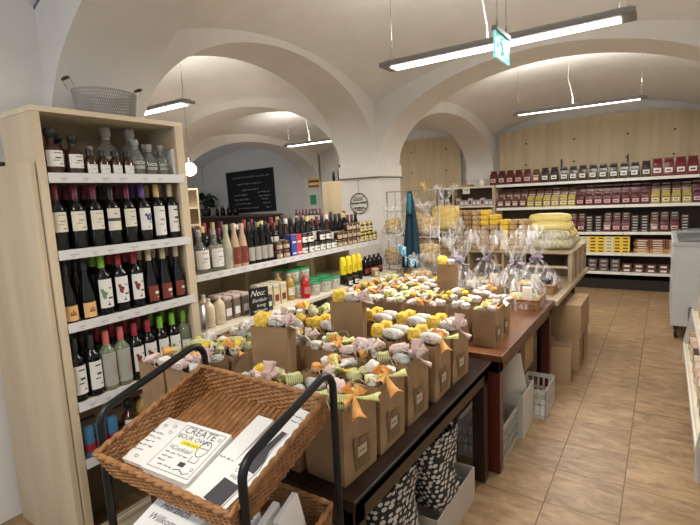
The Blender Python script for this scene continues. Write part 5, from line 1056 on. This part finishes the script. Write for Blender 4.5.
def wicker(z0):
    """tilted tray; local y runs up the slope"""
    X = Matrix.Translation((0, 0, z0)) @ Matrix.Rotation(R(2.6), 4, 'Y') @ Matrix.Rotation(TILT, 4, 'X')
    root = link('wicker_tray', None, TR); root.matrix_local = X
    w, d, h = TW, TD, TH; fl = .012
    n = 92
    def per(s_, k):
        W_, D_ = w - 2 * fl * (1 - k), d - 2 * fl * (1 - k); o = fl * (1 - k); L_ = 2 * W_ + 2 * D_; s_ = s_ % 1 * L_
        if s_ < W_: return Vector((-W_ / 2 + s_, o, 0)), Vector((0, -1, 0))
        s_ -= W_
        if s_ < D_: return Vector((W_ / 2, o + s_, 0)), Vector((1, 0, 0))
        s_ -= D_
        if s_ < W_: return Vector((W_ / 2 - s_, o + D_, 0)), Vector((0, 1, 0))
        s_ -= W_; return Vector((-W_ / 2, o + D_ - s_, 0)), Vector((-1, 0, 0))
    wv = MB(); K = 12
    for k in range(K):
        pts = []
        for i in range(n * 2):
            p_, nn = per(i / (n * 2), k / K); ph = math.sin(PI * (i / 2 + k)) if i % 2 == 0 else 0
            ph = (1 if ((i // 2) + k) % 2 else -1) if i % 2 == 0 else 0
            pts.append(tuple(p_ + nn * .0034 * ph + Vector((0, 0, .006 + h * k / K))))
        wv.tube(pts, .0040, 5, closed=True)
    link('woven_side', wv.mesh('ws', wick), root)
    st = MB()
    for i in range(n): a, _ = per(i / n, 0); c, _ = per(i / n, 1); st.tube([tuple(a), tuple(c + Vector((0, 0, h)))], .0034, 4, cap=False)
    link('stakes', st.mesh('st', wick_d), root)
    rm = MB()
    for j in (0, 1):
        pts = []
        for i in range(n * 3): p_, nn = per(i / (n * 3), 1); a = i * .62 + j * PI; pts.append(tuple(p_ + nn * .0034 * math.cos(a) + Vector((0, 0, h + .0034 * math.sin(a) + .002))))
        rm.tube(pts, .0066, 6, closed=True)
    link('braided_rim', rm.mesh('rm', wick), root)
    wk = MB(); nx = 23; ny = 74
    for j in range(ny):
        y = fl + (d - 2 * fl) * (j + .5) / ny
        wk.tube([(-w / 2 + fl + (w - 2 * fl) * i / (nx * 4), y, .005 + .0012 * math.cos(PI * i / 2 + PI * j)) for i in range(nx * 4 + 1)], .0031, 4, cap=False)
    rd = MB()
    for i in range(nx): x = -w / 2 + fl + (w - 2 * fl) * (i + .5) / nx; rd.tube([(x, fl, .0085), (x, d - fl, .0085)], .0030, 6)
    link('base_rods', rd.mesh('rods', mat('wicker_light', (.38, .19, .075), .45, col2=(.52, .29, .13), nscale=20)), root)
    link('woven_base', wk.mesh('wb', wick), root)
    return TR.matrix_basis @ X
bpy.context.view_layer.update()
X1 = wicker(.883); X2 = wicker(.545)
def onbasket(X, kind, parts, x, y, z, label, cat, rz=0, group=None, rx=0, extra=None):
    o = make(kind, parts, (0, 0, 0), label, cat, group); o.matrix_world = X @ Matrix.Translation((x, y, z)) @ Matrix.Rotation(rz, 4, 'Z') @ Matrix.Rotation(rx, 4, 'X'); return o
def booklet(w, d, h, txts, extra=None, seed=0, frame_=False):
    b = MB(); n = max(1, int(h / .004))
    for i in range(n): t_ = h / n; e = .0012 * (i % 2); b.box(-w / 2 + e, w / 2 - e, -d / 2 + e, d / 2 - e, i * t_ + .0002, (i + 1) * t_)
    pr = MB()
    for tx in txts:
        pr.k = tx[5] if len(tx) > 5 else 0
        text_into(pr, tx[0], tx[3], Matrix.Translation((tx[1], tx[2], h + .0006)), font_shear=tx[4])
    pr.k = 0
    if extra: extra(pr, h + .0006)
    return [('paper_stack', b.mesh('b', paper)), ('print', pr.mesh('p', [ink, yellow_ink, grey_ink]))]
def ex1(p_, z):
    X = Matrix.Translation((0, 0, z))
    for i, (y, x0, x1) in enumerate(((.025, -.06, .05), (.008, -.055, .06), (-.009, -.06, .04), (-.026, -.05, .055), (-.043, -.06, .03))): scribble(p_, x0, x1, y, .006, .0009, X, i + 40)
    for i, (x, y) in enumerate(((-.055, .062), (-.02, .068), (.02, .058), (.055, .064), (-.04, .044), (.06, .04), (-.06, -.066), (.03, -.064))): p_.tube([(x + .007 * math.cos(a * .8) * (.4 + a * .1), y + .006 * math.sin(a * .8) * (.4 + a * .1), z) for a in range(9)], .0008, 3)
def ex2(p_, z):
    X = Matrix.Translation((0, 0, z))
    for a in ((-.078, .078, .077, .0785), (-.078, .078, -.0785, -.077), (-.0785, -.077, -.078, .078), (.077, .0785, -.078, .078)): p_.box(a[0], a[1], a[2], a[3], z - .0003, z)
    p_.tube([(.045 + .018 * math.cos(t), .018 + .028 * math.sin(t), z) for t in [i * .45 for i in range(15)]], .0011, 4); p_.tube([(.03, .02, z), (.06, .02, z)], .001, 4); p_.tube([(.032, -.012, z), (.032, -.03, z), (.058, -.03, z), (.058, -.012, z)], .0011, 4)
    for i, (y, x0, x1) in enumerate(((-.022, -.065, .02), (-.036, -.065, -.02), (-.05, -.065, -.03), (-.064, -.05, .0))): scribble(p_, x0, x1, y, .006, .0009, X, i + 60)
    p_.box(.012, .034, -.052, -.038, z - .0003, z); p_.tube([(.01, -.066, z), (.03, -.060, z), (.05, -.070, z), (.066, -.062, z)], .0012, 4)
    for x, y in ((-.066, .035), (-.06, -.002), (.066, -.05), (.068, .06)): p_.tube([(x + .005 * math.cos(a), y + .005 * math.sin(a), z) for a in range(7)], .0008, 3)
    p_.k = 1; p_.box(-.045, .028, .0115, .0285, z - .0005, z - .0002); p_.k = 0
txt2 = [('CREATE', -.01, .062, .026, 0), ('YOUR OWN', -.012, .040, .019, 0), ('Chutney', -.008, .020, .017, .3), ('Cocktail', -.02, -.004, .017, .3)]
txt2 = [('CREATE', -.008, .062, .034, 0), ('YOUR OWN', -.012, .038, .022, 0), ('collection', -.008, .019, .0155, .3), ('Cocktail', -.02, -.004, .022, .3)]
onbasket(X1, 'napkin_stack', booklet(.175, .175, .014, [], ex1), -.236, .140, .014, 'stack of white printed napkins in the near left of the upper tray', 'napkins', rz=R(2))
onbasket(X1, 'napkin_stack', booklet(.175, .180, .030, txt2, ex2), -.049, .136, .014, 'thick napkin stack lettered CREATE YOUR OWN in the upper tray', 'napkins', rz=R(1.5))
def ex3(p_, z):
    # bottle silhouette lying along the sheet
    pts = [(-.031, -.175), (.031, -.175), (.031, -.045), (.026, -.015), (.012, .02), (.0095, .09), (-.0095, .09), (-.012, .02), (-.026, -.015), (-.031, -.045)]
    p_.add([(x, y, z) for x, y in pts], [(0, 1, 2, 9), (9, 2, 3, 8), (8, 3, 4, 7), (7, 4, 5, 6)])
    scribble(p_, -.045, .05, .155, .006, .0008, Matrix.Translation((0, 0, z)), 5); scribble(p_, -.045, .05, .135, .005, .0008, Matrix.Translation((0, 0, z)), 6)
    p_.tube([(.036, -.17, z), (.036, -.045, z), (.016, .022, z), (.014, .09, z)], .0009, 4)
sh3 = booklet(.098, .375, .020, [], ex3); lbm = MB(); lbm.box(-.031, .031, -.105, -.060, .0208, .0212); lbm.k = 1
text_into(lbm, 'COOK', .017, Matrix.Translation((0, -.073, .0215))); text_into(lbm, 'WINE', .017, Matrix.Translation((0, -.093, .0215)))
sh3.append(('bottle_label', lbm.mesh('l', [paper, ink])))
onbasket(X1, 'printed_cloth', sh3, .160, .210, .014, 'long white sheets printed with a black wine bottle in the upper tray', 'tea towels', rz=R(-8))
onbasket(X1, 'sheet_stack', booklet(.062, .30, .016, [], lambda p_, z: scribble(p_, -.025, .025, -.02, .006, .0008, Matrix.Translation((0, 0, z)), 9)), 0.070, .185, .014, 'narrow white folded sheets between napkins and bottle print', 'paper', rz=R(-2))
onbasket(X1, 'envelope_stack', booklet(.085, .045, .030, [], lambda p_, z: scribble(p_, -.03, .03, 0, .006, .0008, Matrix.Translation((0, 0, z)), 12)), .19, .372, .034, 'small pale envelopes at the far right of the upper tray', 'paper') if 0 else None
txt4 = [('Herzlich', -.01, .045, .034, .35), ('Willkommen', 0, .005, .030, .35)]
onbasket(X2, 'welcome_cards', booklet(.20, .165, .16, txt4), -.115, .125, .012, 'white cards lettered Herzlich Willkommen in the lower tray', 'cards', rz=R(2))
for i in range(5):
    b = MB(); b.cbox((0, 0, .10), (.020, .10, .20)); l = MB(); l.cbox((.0, -.0503, .15), (.010, .0006, .012)); l.cbox((.0, -.0503, .10), (.010, .0006, .012)); l.cbox((.0, -.0503, .05), (.010, .0006, .012))
    onbasket(X2, 'paper_packet', [('packet', b.mesh('b', paper, bevel=.002)), ('print', l.mesh('l', grey_ink))], .075 + i * .033, .10 + i * .045, .012, 'upright white packet in the lower tray, %s from left' % od(i), 'packet', rz=R(3), group='upright white packets in the lower tray')
